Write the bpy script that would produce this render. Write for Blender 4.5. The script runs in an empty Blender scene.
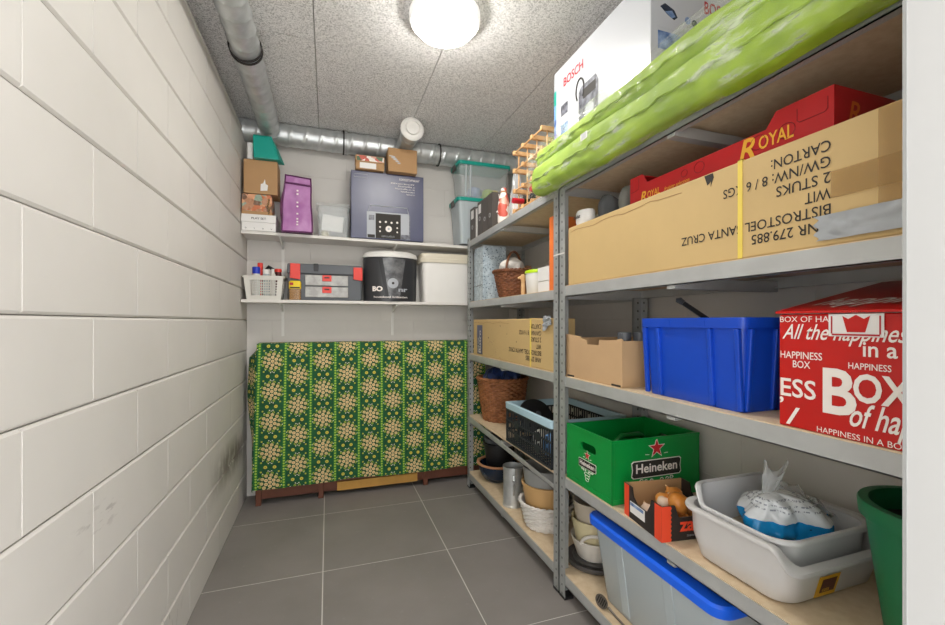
import bpy, bmesh, math, random
from mathutils import Vector, Matrix, Euler, noise
random.seed(7)
PI = math.pi
SC = bpy.context.scene
COL = SC.collection

# ------------------------------------------------------------------ camera, world, exposure
FPX, YAW, EYE = 424.0, math.atan(144.5/424.0), 1.2
cam_data = bpy.data.cameras.new('camera')
cam_data.sensor_width = 36.0
cam_data.lens = FPX/945*36
cam_data.shift_y = 9.5/945
cam_data.clip_start = 0.02
cam = bpy.data.objects.new('camera', cam_data)
COL.objects.link(cam)
cam.location = (0, 0, EYE)
cam.rotation_euler = (PI/2, 0, -YAW)
SC.camera = cam
world = bpy.data.worlds.new('world'); SC.world = world
world.use_nodes = True
world.node_tree.nodes['Background'].inputs[0].default_value = (1.0, 0.995, 0.985, 1)
world.node_tree.nodes['Background'].inputs[1].default_value = 2.9
SC.view_settings.view_transform = 'Standard'
SC.view_settings.look = 'None'
SC.view_settings.gamma = 1
SC.view_settings.use_curve_mapping = False
SC.view_settings.exposure = 0.52
LAMP_E = 62.0      # glow of the ceiling lamp's diffuser

XL, XR, YB, ZC, ZL = -0.528, 1.43, 3.26, 2.556, 2.472   # left wall, right wall, back wall, ceiling, top of left wall

# ------------------------------------------------------------------ materials
def lin(h):
    h = h.lstrip('#')
    out = []
    for i in (0, 2, 4):
        v = int(h[i:i+2], 16)/255
        out.append(v/12.92 if v <= 0.04045 else ((v+0.055)/1.055)**2.4)
    return tuple(out)+(1,)

class X:
    """socket expression"""
    def __init__(s, nt, sock): s.nt, s.k = nt, sock
    def op(s, name, *o):
        n = s.nt.nodes.new('ShaderNodeMath'); n.operation = name
        for i, v in enumerate((s,)+o):
            if isinstance(v, X): s.nt.links.new(v.k, n.inputs[i])
            else: n.inputs[i].default_value = v
        return X(s.nt, n.outputs[0])
    def __add__(s, o): return s.op('ADD', o)
    def __sub__(s, o): return s.op('SUBTRACT', o)
    def __mul__(s, o): return s.op('MULTIPLY', o)
    def __truediv__(s, o): return s.op('DIVIDE', o)
    def fract(s): return s.op('FRACT')
    def floor(s): return s.op('FLOOR')
    def abs(s): return s.op('ABSOLUTE')
    def lt(s, o): return s.op('LESS_THAN', o)
    def gt(s, o): return s.op('GREATER_THAN', o)
    def min(s, o): return s.op('MINIMUM', o)
    def max(s, o): return s.op('MAXIMUM', o)
    def sin(s): return s.op('SINE')
    def cos(s): return s.op('COSINE')
    def sq(s): return s.op('MULTIPLY', s)
    def sqrt(s): return s.op('SQRT')
    def ramp(s, a, b):
        n = s.nt.nodes.new('ShaderNodeMapRange'); n.clamp = True
        s.nt.links.new(s.k, n.inputs[0]); n.inputs[1].default_value = a; n.inputs[2].default_value = b
        return X(s.nt, n.outputs[0])

class Mat:
    def __init__(s, name):
        s.m = bpy.data.materials.new(name); s.m.use_nodes = True
        s.nt = s.m.node_tree; s.b = s.nt.nodes['Principled BSDF']
    def coords(s, kind='Object'):
        t = s.nt.nodes.new('ShaderNodeTexCoord'); sp = s.nt.nodes.new('ShaderNodeSeparateXYZ')
        s.nt.links.new(t.outputs[kind], sp.inputs[0])
        return [X(s.nt, sp.outputs[i]) for i in range(3)]
    def vec(s, a, b, c):
        n = s.nt.nodes.new('ShaderNodeCombineXYZ')
        for i, v in enumerate((a, b, c)):
            if isinstance(v, X): s.nt.links.new(v.k, n.inputs[i])
            else: n.inputs[i].default_value = v
        return n.outputs[0]
    def noise(s, scale, detail=3, vec=None, rough=0.55, kind='Object'):
        n = s.nt.nodes.new('ShaderNodeTexNoise'); n.inputs['Scale'].default_value = scale
        n.inputs['Detail'].default_value = detail; n.inputs['Roughness'].default_value = rough
        if vec is None:
            t = s.nt.nodes.new('ShaderNodeTexCoord'); vec = t.outputs[kind]
        s.nt.links.new(vec, n.inputs['Vector'])
        return X(s.nt, n.outputs[0])
    def voronoi(s, scale, feature='F1', vec=None, out=0):
        n = s.nt.nodes.new('ShaderNodeTexVoronoi'); n.inputs['Scale'].default_value = scale; n.feature = feature
        if vec is None:
            t = s.nt.nodes.new('ShaderNodeTexCoord'); vec = t.outputs['Object']
        s.nt.links.new(vec, n.inputs['Vector'])
        return X(s.nt, n.outputs[out])
    def mix(s, fac, a, b):
        n = s.nt.nodes.new('ShaderNodeMix'); n.data_type = 'RGBA'
        for i, v in ((0, fac), (6, a), (7, b)):
            if isinstance(v, X): s.nt.links.new(v.k, n.inputs[i])
            elif isinstance(v, bpy.types.NodeSocket): s.nt.links.new(v, n.inputs[i])
            elif isinstance(v, str): n.inputs[i].default_value = lin(v)
            else: n.inputs[i].default_value = v
        return n.outputs[2]
    def base(s, c):
        if isinstance(c, str): s.b.inputs['Base Color'].default_value = lin(c)
        else: s.nt.links.new(c, s.b.inputs['Base Color'])
    def bump(s, h, strength=0.3, dist=0.002):
        n = s.nt.nodes.new('ShaderNodeBump'); n.inputs['Strength'].default_value = strength
        n.inputs['Distance'].default_value = dist
        s.nt.links.new(h.k, n.inputs['Height']); s.nt.links.new(n.outputs[0], s.b.inputs['Normal'])

def mat(name, c, rough=0.5, metal=0.0, var=0.0, vscale=6.0, bump=0.0, bscale=60.0, alpha=1.0, c2=None, spec=0.5, coat=0.0):
    M = Mat(name)
    M.b.inputs['Roughness'].default_value = rough; M.b.inputs['Metallic'].default_value = metal
    M.b.inputs['Specular IOR Level'].default_value = spec; M.b.inputs['Alpha'].default_value = alpha
    M.b.inputs['Coat Weight'].default_value = coat; M.b.inputs['Coat Roughness'].default_value = 0.08
    if var or c2:
        a = lin(c)
        b = lin(c2) if c2 else tuple(v*(1-var) for v in a[:3])+(1,)
        M.base(M.mix(M.noise(vscale, 4).ramp(0.35, 0.65), a, b))
    else: M.base(c)
    if bump: M.bump(M.noise(bscale, 3), bump)
    return M.m

MT = {}
def mm(k, *a, **kw): MT[k] = mat(k, *a, **kw)
mm('wall_paint', '#d5d1cb', 0.6, var=0.05, vscale=3, bump=0.05, bscale=180)
mm('joint', '#a9a59f', 0.8)
mm('galvanised', '#d6d9d9', 0.38, 0.65, c2='#c0c4c4', vscale=14)
mm('steel', '#c4c6c5', 0.45, 0.45, var=0.1, vscale=10)
mm('dark_rubber', '#24211f', 0.7)
mm('white_plastic', '#e3e1dc', 0.4, var=0.03)
mm('offwhite_plastic', '#d9d6cd', 0.42, var=0.04)
mm('lamp_rim', '#eceae6', 0.4)
MT['lamp_rim'].node_tree.nodes['Principled BSDF'].inputs['Emission Color'].default_value = (1, 0.98, 0.95, 1)
MT['lamp_rim'].node_tree.nodes['Principled BSDF'].inputs['Emission Strength'].default_value = 0.32
mm('jamb_paint', '#b2b2b1', 0.45, var=0.03)
mm('white_board', '#dedad4', 0.45, var=0.03)
mm('particle', '#dcc7a8', 0.65, c2='#d2ba98', vscale=40, bump=0.05)
mm('cardboard', '#b58e63', 0.75, var=0.08, vscale=5, bump=0.05, bscale=90)
mm('cardboard_light', '#c2a078', 0.75, var=0.06, vscale=5, bump=0.05, bscale=90)
mm('cardboard_yellow', '#cbad77', 0.62, var=0.07, vscale=4, bump=0.04, bscale=90)
mm('cardboard_dark', '#9a6e46', 0.8, var=0.1)
mm('black_ink', '#2e2a26', 0.7)
mm('white_ink', '#f0e9e2', 0.5)
mm('grey_ink', '#aeb2b8', 0.5)
mm('red_ink', '#b3202a', 0.5)
mm('orange_ink', '#e2742c', 0.5)
mm('red_gloss', '#c3150f', 0.28, var=0.08, vscale=4)
mm('red_card', '#c01d22', 0.4, var=0.12, vscale=7)
mm('dark_red', '#7d1218', 0.5)
mm('gold_ink', '#f0b53c', 0.45)
mm('strap_yellow', '#e9cf5e', 0.4)
mm('duct_tape', '#aeb2b6', 0.32, 0.25, var=0.08, vscale=12, bump=0.3, bscale=30)
mm('brown_tape', '#b08a52', 0.18, alpha=0.55, bump=0.25, bscale=40)
mm('blue_crate', '#0f47be', 0.36, var=0.12, vscale=5)
mm('blue_lid', '#1a66f0', 0.32)
mm('green_crate', '#0b903e', 0.3, var=0.06, vscale=5)
mm('green_crate_dark', '#0a6a2b', 0.4)
mm('black_plastic', '#1b1c1f', 0.45)
mm('charcoal', '#4b4e53', 0.45, var=0.06)
mm('toolbox_grey', '#5a5e63', 0.5, var=0.05)
mm('tool_red', '#e33a2c', 0.4)
mm('clear_plastic', '#dfe4e4', 0.12, alpha=0.24)
mm('bin_plastic', '#c9d3d6', 0.2, alpha=0.72)
mm('teal', '#0b9c8c', 0.38)
mm('tub_grey', '#cfcdcb', 0.38, var=0.05)
mm('tub_white', '#dcdcdc', 0.35, var=0.04)
mm('pot_green', '#1d7a4d', 0.42, var=0.08)
mm('pot_inside', '#2a2c2b', 0.7)
mm('navy_glaze', '#1d2c40', 0.25, var=0.1)
mm('terracotta', '#b9855f', 0.6, var=0.12)
mm('tan_plastic', '#cba36d', 0.45, var=0.05)
mm('grey_pot', '#8e8f8d', 0.5)
mm('bowl_beige', '#c5b9a6', 0.45, var=0.05)
mm('bowl_cream', '#cfc39c', 0.45)
mm('bowl_white', '#dad5cc', 0.42)
mm('plate_dark', '#4b4846', 0.45)
mm('wood_light', '#d8b080', 0.55, c2='#c99a66', vscale=25)
mm('wood_brown', '#6f3f2a', 0.55, var=0.2, vscale=12)
mm('wood_plank', '#c99745', 0.55, var=0.15, vscale=12)
mm('wicker', '#a0683f', 0.55, c2='#7a4826', vscale=30)
mm('wicker_dark', '#8a5636', 0.55, c2='#643a22', vscale=30)
mm('wicker_white', '#e0dcd6', 0.6, var=0.08, vscale=30)
mm('crate_black', '#24282c', 0.5)
mm('crate_blue', '#b4d2df', 0.42)
mm('lime', '#b4d915', 0.4)
mm('orange_card', '#ec7a34', 0.45)
mm('white_card', '#e6e4e1', 0.45)
mm('bottle_glass', '#18230f', 0.1)
mm('capsule_red', '#b81a2c', 0.35)
mm('purple', '#a567a3', 0.42, c2='#bb86b8', vscale=8, bump=0.25, bscale=14)
mm('purple_dark', '#5d2155', 0.5)
mm('felt_grey', '#5c5e60', 0.85, var=0.15, vscale=20, bump=0.2)
mm('felt_grey_pale', '#83847e', 0.85, var=0.15, vscale=20, bump=0.2)
mm('bosch_white', '#c4c6cb', 0.22, coat=0.2)
mm('navy_print', '#34385a', 0.36, c2='#444868', vscale=3, spec=0.8)
mm('photo_blue', '#3c5f97', 0.3, c2='#9fb6d8', vscale=30)
mm('photo_dark', '#3b3c44', 0.3, c2='#80828c', vscale=40)
mm('photo_warm', '#b9805f', 0.3, c2='#dcc2ac', vscale=30)
mm('violet_print', '#6a4fc0', 0.3)
mm('onion_black', '#2b2523', 0.5)
mm('onion_red', '#e2492a', 0.45)
mm('onion_skin', '#d5812f', 0.35, c2='#e7a255', vscale=22)
mm('garlic', '#e9cdb4', 0.5, var=0.1, vscale=20)
mm('star_red', '#c6242d', 0.4)
mm('cloth_white', '#ece7df', 0.8, var=0.1, vscale=20, bump=0.5, bscale=25)
mm('blue_bag', '#27427c', 0.35, c2='#182038', vscale=18)
mm('bag_clear', '#e4e8ea', 0.12, alpha=0.34)
mm('litter', '#b2a48e', 0.9, var=0.3, vscale=60)
mm('tin_yellow', '#e6c715', 0.4)
mm('blue_cap', '#1c37b4', 0.4)
mm('spoon_steel', '#7d746c', 0.35, 0.7)
mm('label_yellow', '#d8a41c', 0.45)
mm('binder_grey', '#56504c', 0.5, var=0.1)
mm('drawer_front', '#b4b3ae', 0.2, c2='#96948f', vscale=18)
mm('drum_black', '#303134', 0.32)
mm('drum_grey', '#77787a', 0.3, c2='#4a4b4e', vscale=22)
mm('lid_cream', '#d8d0bc', 0.42)
mm('label_dark', '#4a1714', 0.45)
mm('water_blue', '#6f9fd6', 0.4)

def special_materials():
    # ceiling: wood-wool cement
    M = Mat('woodwool'); v = M.noise(170, 5, rough=0.8); w = M.noise(70, 3)
    c = M.mix(v.ramp(0.37, 0.53), '#8a8785', '#f1efed'); c = M.mix(w.ramp(0.62, 0.74)*0.3, c, '#9d9996')
    M.base(c); M.b.inputs['Roughness'].default_value = 0.95; M.bump(v, 0.7, 0.005); MT['woodwool'] = M.m
    # floor tiles
    M = Mat('floor_tile'); v = M.noise(3.0, 5); w = M.noise(40, 3)
    c = M.mix(v.ramp(0.3, 0.7), '#807b77', '#8c8682'); c = M.mix(w.ramp(0.66, 0.72)*0.2, c, '#a59f98')
    M.base(c); M.b.inputs['Roughness'].default_value = 0.5; MT['floor_tile'] = M.m
    mm('grout', '#d3cfc8', 0.8)
    # left wall blocks with scuffs low down at the far end
    M = Mat('block_paint'); x, y, z = M.coords()
    streak = M.noise(1.0, 4, M.vec(0.0, y*16.0, z*9.0))
    yy = (y-2.80).abs(); zz = (z-0.41+(y-2.80)*0.02).abs()
    fade = (yy.ramp(0.55, 0.15))*(zz.ramp(0.13, 0.03))
    m1 = fade*streak.ramp(0.28, 0.52)*0.9
    s2 = M.noise(1.0, 4, M.vec(0.0, y*14.0, z*60.0))
    f2 = (y-1.28).abs().ramp(0.14, 0.03)*(z-0.72).abs().ramp(0.05, 0.01)*s2.ramp(0.56, 0.64)*0.4
    f3 = (y-1.62).abs().ramp(0.32, 0.1)*(z-0.13).abs().ramp(0.12, 0.02)*M.noise(1.0, 4, M.vec(0.0, y*40.0, z*18.0)).ramp(0.56, 0.66)*0.5
    v = M.noise(2.2, 4)
    c = M.mix(v.ramp(0.3, 0.7), '#d9d5cf', '#d1cdc7'); c = M.mix(m1.max(f2).max(f3), c, '#6e645e')
    M.base(c); M.b.inputs['Roughness'].default_value = 0.55; M.bump(M.noise(220, 3), 0.06); MT['block_paint'] = M.m
    # perforated steel angle
    M = Mat('perforated_steel'); x, y, z = M.coords()
    hz = ((z/0.0385).fract()-0.5).abs()*0.0385
    a = (y.abs()-0.021).abs().min((x.abs()-0.021).abs())
    hole = hz.lt(0.0048)*a.lt(0.0036)
    v = M.noise(20, 3)
    c = M.mix(v.ramp(0.3, 0.7), '#b5b8b7', '#a3a6a5'); c = M.mix(hole, c, '#4c4a48'); M.base(c)
    M.b.inputs['Roughness'].default_value = 0.45; M.b.inputs['Metallic'].default_value = 0.45; MT['perforated_steel'] = M.m
    # printed cloth: flower clusters in columns, beaded stripes between
    M = Mat('printed_cloth'); u, v, _ = M.coords('UV'); u = u-0.088; v = v+0.01
    U, V = 0.155, 0.196
    ci = (u/U).floor(); odd = (ci*0.5).fract()
    lu = ((u/U).fract()-0.5)*U
    lv = ((v/V+odd).fract()-0.5)*V
    r = (lu.sq()+lv.sq()).sqrt(); th = lv.op('ARCTAN2', lu)
    def ring(n, R, off=0.0):
        a = ((th*(n/(2*PI))+off+20).fract()-0.5)*(2*PI/n)
        return ((r*a.cos()-R).sq()+(r*a.sin()).sq()).sqrt()
    ros = ring(6, 0.0250).min(r); ros2 = ring(10, 0.0470, 0.25)
    pet = ring(14, 0.0610, 0.5); dots = ring(10, 0.0690)
    su = (lu.abs()-0.5*U).abs()
    bead = (su.sq()+((((v/0.0175).fract()-0.5)*0.0175)).sq()).sqrt()
    lm = (lv.abs()-0.5*V).abs()
    mid = ((lu.abs()-0.026).sq()+lm.sq()).sqrt()
    mid2 = ((lu.abs()-0.010).sq()+(lm-0.024).sq()).sqrt()
    big = ((lu.abs()-0.050).sq()+(lm-0.030).sq()).sqrt()
    c = M.mix(M.noise(30, 3, kind='UV').ramp(0.4, 0.6), '#12492c', '#1a5932')
    c = M.mix(su.lt(0.0115), c, '#28702b')
    c = M.mix(bead.lt(0.0062), c, '#9cc047')
    c = M.mix(pet.lt(0.0078), c, '#9aae3c'); c = M.mix(pet.lt(0.003), c, '#2f6b2c')
    c = M.mix(dots.lt(0.0028), c, '#f3ead2')
    c = M.mix(mid.lt(0.0105), c, '#cdbf4c'); c = M.mix(mid.lt(0.004), c, '#8f9f2f')
    c = M.mix(mid2.lt(0.0032), c, '#f3ead2'); c = M.mix(big.lt(0.0055), c, '#b6b83f')
    c = M.mix(ros2.lt(0.0128), c, '#2c3a1c'); c = M.mix(ros2.lt(0.0102), c, '#d2c288'); c = M.mix(ros2.lt(0.0046), c, '#9a6634'); c = M.mix(ros2.lt(0.0026), c, '#ecd6a0')
    c = M.mix(ros.lt(0.0128), c, '#2c3a1c'); c = M.mix(ros.lt(0.0104), c, '#e0cf9a'); c = M.mix(ros.lt(0.0050), c, '#a8642f'); c = M.mix(ros.lt(0.0026), c, '#f0d8a6')
    M.base(c); M.b.inputs['Roughness'].default_value = 0.85; MT['printed_cloth'] = M.m
    # lime cushion fabric
    M = Mat('cushion_green'); v = M.noise(9, 4); w = M.noise(160, 2)
    M.base(M.mix(v.ramp(0.35, 0.65), '#7d9c1c', '#9dba30')); M.b.inputs['Roughness'].default_value = 0.7
    M.bump(v*0.8+w*0.2, 0.3, 0.004); MT['cushion_green'] = M.m
    M = Mat('plastic_wrap'); v = M.noise(1.0, 4, M.vec(*[a*b for a, b in zip(M.coords(), (30.0, 7.0, 30.0))]))
    M.base('#f1f5ea'); M.b.inputs['Roughness'].default_value = 0.08
    al = v.ramp(0.52, 0.70)*0.45+0.06; M.nt.links.new(al.k, M.b.inputs['Alpha'])  # whitish opacity streaks, painted in as highlights on the film
    M.bump(v, 0.9, 0.01); MT['plastic_wrap'] = M.m
    # pale blue speckled gift box
    M = Mat('speckled_blue'); v = M.voronoi(70); w = M.noise(35, 3)
    c = M.mix(w.ramp(0.35, 0.62), '#c6d2d8', '#a3b3bd'); c = M.mix(v.lt(0.25), c, '#4a5a68'); M.base(c)
    M.b.inputs['Roughness'].default_value = 0.3; MT['speckled_blue'] = M.m
    # floral paper
    M = Mat('floral'); v = M.voronoi(28, out=1); n = M.nt.nodes.new('ShaderNodeValToRGB')
    sep = M.nt.nodes.new('ShaderNodeSeparateColor'); M.nt.links.new(v.k, sep.inputs[0]); M.nt.links.new(sep.outputs[0], n.inputs[0])
    cr = n.color_ramp; cr.interpolation = 'CONSTANT'; cr.elements[0].color = lin('#efe6df'); cr.elements[1].position = 0.45; cr.elements[1].color = lin('#c75a4a')
    e = cr.elements.new(0.7); e.color = lin('#d9a08d'); e = cr.elements.new(0.88); e.color = lin('#4f6b4a')
    M.base(n.outputs[0]); M.b.inputs['Roughness'].default_value = 0.4; MT['floral'] = M.m
    # mixed brown contents under film
    M = Mat('kindling'); v = M.voronoi(34, out=1); n = M.nt.nodes.new('ShaderNodeValToRGB')
    sep = M.nt.nodes.new('ShaderNodeSeparateColor'); M.nt.links.new(v.k, sep.inputs[0]); M.nt.links.new(sep.outputs[0], n.inputs[0])
    cr = n.color_ramp; cr.interpolation = 'CONSTANT'; cr.elements[0].color = lin('#b98766'); cr.elements[1].position = 0.35; cr.elements[1].color = lin('#d9a07a')
    e = cr.elements.new(0.6); e.color = lin('#7a5a45'); e = cr.elements.new(0.8); e.color = lin('#c9744a'); e = cr.elements.new(0.9); e.color = lin('#8fa08e')
    M.base(n.outputs[0]); M.b.inputs['Roughness'].default_value = 0.3; MT['kindling'] = M.m
    # bag of litter: white above, blue below
    M = Mat('bag_print'); x, y, z = M.coords(); v = M.noise(12, 3)
    c = M.mix((z+v*0.03).lt(0.076), '#dfe3e6', '#1c93d6')
    ln = ((z/0.011).fract().lt(0.35))*M.noise(1.0, 2, M.vec(x*160.0, y*160.0, (z/0.011).floor()*7.0)).gt(0.5)*(z.gt(0.082))*(z.lt(0.12))
    c = M.mix(ln*0.75, c, '#6b7280'); c = M.mix(M.voronoi(38).lt(0.10)*z.lt(0.05), c, '#123a63'); M.base(c)
    M.b.inputs['Roughness'].default_value = 0.2; M.bump(M.noise(22, 3), 0.6, 0.01); MT['bag_print'] = M.m
    # net onions
    M = Mat('net'); M.base('#e8742a'); M.b.inputs['Roughness'].default_value = 0.5; MT['net'] = M.m
    M = Mat('lamp_glow'); M.base('#ffffff'); M.b.inputs['Emission Color'].default_value = (1, 0.97, 0.92, 1)
    M.b.inputs['Emission Strength'].default_value = LAMP_E; MT['lamp_glow'] = M.m
special_materials()

# ------------------------------------------------------------------ mesh builder
class B:
    def __init__(s): s.bm = bmesh.new(); s.mi = 0; s.uv = None
    def face(s, vs):
        try: f = s.bm.faces.new(vs); f.material_index = s.mi; return f
        except ValueError: return None
    def box(s, x0, x1, y0, y1, z0, z1, mtx=None):
        p = [Vector((x, y, z)) for z in (z0, z1) for y in (y0, y1) for x in (x0, x1)]
        if mtx: p = [mtx @ q for q in p]
        v = [s.bm.verts.new(q) for q in p]
        for f in ((0, 2, 3, 1), (4, 5, 7, 6), (0, 1, 5, 4), (2, 6, 7, 3), (0, 4, 6, 2), (1, 3, 7, 5)): s.face([v[i] for i in f])
        return s
    def hexa(s, p):            # eight corners, bottom four then top four (both counter-clockwise)
        v = [s.bm.verts.new(q) for q in p]
        for f in ((3, 2, 1, 0), (4, 5, 6, 7), (0, 1, 5, 4), (1, 2, 6, 5), (2, 3, 7, 6), (3, 0, 4, 7)): s.face([v[i] for i in f])
        return s
    def loft(s, loops, cap0=True, cap1=True, closed=True):
        L = [[s.bm.verts.new(p) for p in l] for l in loops]
        n = len(L[0])
        for a, b in zip(L, L[1:]):
            for i in range(n if closed else n-1):
                j = (i+1) % n; s.face([a[i], a[j], b[j], b[i]])
        if cap0: s.face(L[0][::-1])
        if cap1: s.face(L[-1])
        return s
    def tube(s, pts, r, seg=10, caps=True):
        pts = [Vector(p) for p in pts]; loops = []
        up = Vector((0, 0, 1))
        for i, p in enumerate(pts):
            d = (pts[min(i+1, len(pts)-1)]-pts[max(i-1, 0)]).normalized()
            u = d.cross(up)
            if u.length < 0.05: u = d.cross(Vector((1, 0, 0)))
            u.normalize(); w = d.cross(u); rr = r[i] if isinstance(r, (list, tuple)) else r
            loops.append([p+(u*math.cos(2*PI*k/seg)+w*math.sin(2*PI*k/seg))*rr for k in range(seg)])
        return s.loft(loops, caps, caps)
    def lathe(s, prof, c=(0, 0, 0), seg=40, sx=1, sy=1, fn=None, mtx=None):
        loops = []
        for j, (r, z) in enumerate(prof):
            l = []
            for k in range(seg):
                a = 2*PI*k/seg; rr = r+(fn(a, j, z) if fn else 0)
                p = Vector((rr*math.cos(a)*sx, rr*math.sin(a)*sy, z))
                if mtx: p = mtx @ p
                l.append(p+Vector(c))
            loops.append(l)
        return s.loft(loops)
    def grid(s, fn, nu, nv, uvfn=None, flip=False):
        V = [[s.bm.verts.new(fn(i/nu, j/nv)) for j in range(nv+1)] for i in range(nu+1)]
        ul = s.bm.loops.layers.uv.verify() if uvfn else None
        for i in range(nu):
            for j in range(nv):
                ids = ((i, j), (i+1, j), (i+1, j+1), (i, j+1))
                if flip: ids = ids[::-1]
                f = s.face([V[a][b] for a, b in ids])
                if f and ul:
                    for lp, (a, b) in zip(f.loops, ids): lp[ul].uv = uvfn(a/nu, b/nv)
        return s
    def prism(s, poly, o, u, v, n, t):     # polygon in the plane (o,u,v), thickness t along n
        o, u, v, n = Vector(o), Vector(u), Vector(v), Vector(n)
        a = [o+u*x+v*y for x, y in poly]
        return s.loft([a, [p+n*t for p in a]])
    def disc_plate(s, c, r, n, t, seg=24):
        n = Vector(n).normalized(); u = n.cross(Vector((0, 0, 1)))
        if u.length < 0.05: u = Vector((1, 0, 0))
        u.normalize(); w = n.cross(u); c = Vector(c)
        a = [c+(u*math.cos(2*PI*k/seg)+w*math.sin(2*PI*k/seg))*r for k in range(seg)]
        return s.loft([a, [p+n*t for p in a]])
    def move(s, mtx):
        s.bm.transform(mtx); return s
    def obj(s, name, m, parent=None, smooth=False, bevel=0.0, seg=2, origin=None):
        bmesh.ops.recalc_face_normals(s.bm, faces=s.bm.faces[:])
        me = bpy.data.meshes.new(name)
        if parent is None:
            if origin is None:
                xs = [v.co for v in s.bm.verts]
                origin = Vector(((min(p.x for p in xs)+max(p.x for p in xs))/2, (min(p.y for p in xs)+max(p.y for p in xs))/2, min(p.z for p in xs)))
            org = Vector(origin)
        else: org = root_loc(parent)
        s.bm.transform(Matrix.Translation(-org))
        s.bm.to_mesh(me); s.bm.free()
        o = bpy.data.objects.new(name, me); COL.objects.link(o)
        for q in (m if isinstance(m, (list, tuple)) else [m]): me.materials.append(MT[q])
        if parent is None: o.location = org
        else: o.parent = parent
        if smooth:
            for p in me.polygons: p.use_smooth = True
            try: me.set_sharp_from_angle(angle=math.radians(smooth if smooth is not True else 40))
            except Exception: pass
        if bevel:
            b = o.modifiers.new('bevel', 'BEVEL'); b.width = bevel; b.segments = seg; b.limit_method = 'ANGLE'; b.angle_limit = math.radians(50)
        return o

def root_loc(o):
    while o.parent: o = o.parent
    return Vector(o.location)
def thing(name, label, cat, loc=(0, 0, 0), group=None):
    o = bpy.data.objects.new(name, None); o.empty_display_size = 0.05
    COL.objects.link(o); o.location = loc
    return tag(o, label, cat, group)
def tag(o, label, cat, group=None):
    o['label'] = label; o['category'] = cat
    if group: o['group'] = group
    return o
def struct(o): o['kind'] = 'structure'; return o
def bx(*a): return B().box(*a)
def rr(cx, cy, hx, hy, r, z, n=5, zf=None):
    pts = []
    for q, (sx, sy) in enumerate(((1, 1), (-1, 1), (-1, -1), (1, -1))):
        for k in range(n+1):
            a = PI/2*q+PI/2*k/n
            x = cx+sx*(hx-r)+r*math.cos(a); y = cy+sy*(hy-r)+r*math.sin(a)
            pts.append(Vector((x, y, z+(zf(x, y) if zf else 0))))
    return pts
def copy_tree(o, parent=None):
    c = o.copy(); COL.objects.link(c)
    if parent is not None: c.parent = parent
    for ch in list(o.children): copy_tree(ch, c)
    return c

def text(body, parent, origin, xd, up, size, m, width=None, bold=0.0, shear=0.0, align='LEFT', name='lettering', spacing=1.0, lift=0.0012):
    cu = bpy.data.curves.new('txt', 'FONT'); cu.body = body; cu.size = 1.0; cu.offset = bold; cu.shear = shear
    cu.space_character = spacing; cu.resolution_u = 3
    t = bpy.data.objects.new('txt', cu)
    me = bpy.data.meshes.new_from_object(t)
    bpy.data.objects.remove(t); bpy.data.curves.remove(cu)
    xs = [v.co.x for v in me.vertices]; x0, x1 = min(xs), max(xs)
    sx = size if width is None else width/(x1-x0)
    xd, up = Vector(xd).normalized(), Vector(up).normalized(); n = xd.cross(up)
    off = {'LEFT': -x0, 'CENTER': -(x0+x1)/2, 'RIGHT': -x1}[align]
    org = root_loc(parent); o3 = Vector(origin)
    for v in me.vertices:
        v.co = o3+xd*((v.co.x+off)*sx)+up*(v.co.y*size)+n*lift-org
    me.name = name
    o = bpy.data.objects.new(name, me); COL.objects.link(o); o.parent = parent
    me.materials.clear(); me.materials.append(MT[m])
    return o
MX = dict(xd=(0, -1, 0), up=(0, 0, 1))      # lettering on a face that looks to -X
MY = dict(xd=(1, 0, 0), up=(0, 0, 1))       # lettering on a face that looks to -Y
FX = dict(xd=(0, 1, 0), up=(0, 0, -1))      # upside down on a -X face

# ------------------------------------------------------------------ room
def blocks(axis, a0, a1, z0, z1, plane, thick, course, length, off0, zoff, ch, gap, sgn, backing, m, name, cv=None):
    cv = ch if cv is None else cv
    """courses of bevelled blocks along an axis; the face looks to sgn on the other axis"""
    b = B(); b.mi = 0
    z = z0-((z0-zoff) % course); row = int(round((z-zoff)/course))
    while z < z1-0.002:
        za, zb = max(z, z0), min(z+course, z1)
        p = off0+(length/2 if row % 2 else 0)
        p = p-math.ceil((p-a0)/length)*length
        while p < a1-0.002:
            pa, pb = max(p, a0), min(p+length, a1)
            g = gap/2
            def P(q, zz, d):
                d = plane-sgn*d
                return Vector((d, q, zz)) if axis == 'y' else Vector((q, d, zz))
            if pb-pa > 0.02 and zb-za > 0.02:
                h_ = g if cv == ch else 0.0004
                A = [P(pa+h_, za+g, 0.03), P(pb-h_, za+g, 0.03), P(pb-h_, zb-g, 0.03), P(pa+h_, zb-g, 0.03)]
                C = [P(pa+h_, za+g, ch), P(pb-h_, za+g, ch), P(pb-h_, zb-g, ch), P(pa+h_, zb-g, ch)]
                D = [P(pa+h_+cv, za+g+ch, 0), P(pb-h_-cv, za+g+ch, 0), P(pb-h_-cv, zb-g-ch, 0), P(pa+h_+cv, zb-g-ch, 0)]
                b.loft([A, C, D])
            p += length
        z += course; row += 1
    b.mi = 1
    d0, d1 = plane-sgn*(0.012), plane-sgn*thick
    lo, hi = min(d0, d1), max(d0, d1)
    if axis == 'y': b.box(lo, hi, a0, a1, z0, z1)
    else: b.box(a0, a1, lo, hi, z0, z1)
    return struct(b.obj(name, [m, backing], origin=(0, 0, 0)))

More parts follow.
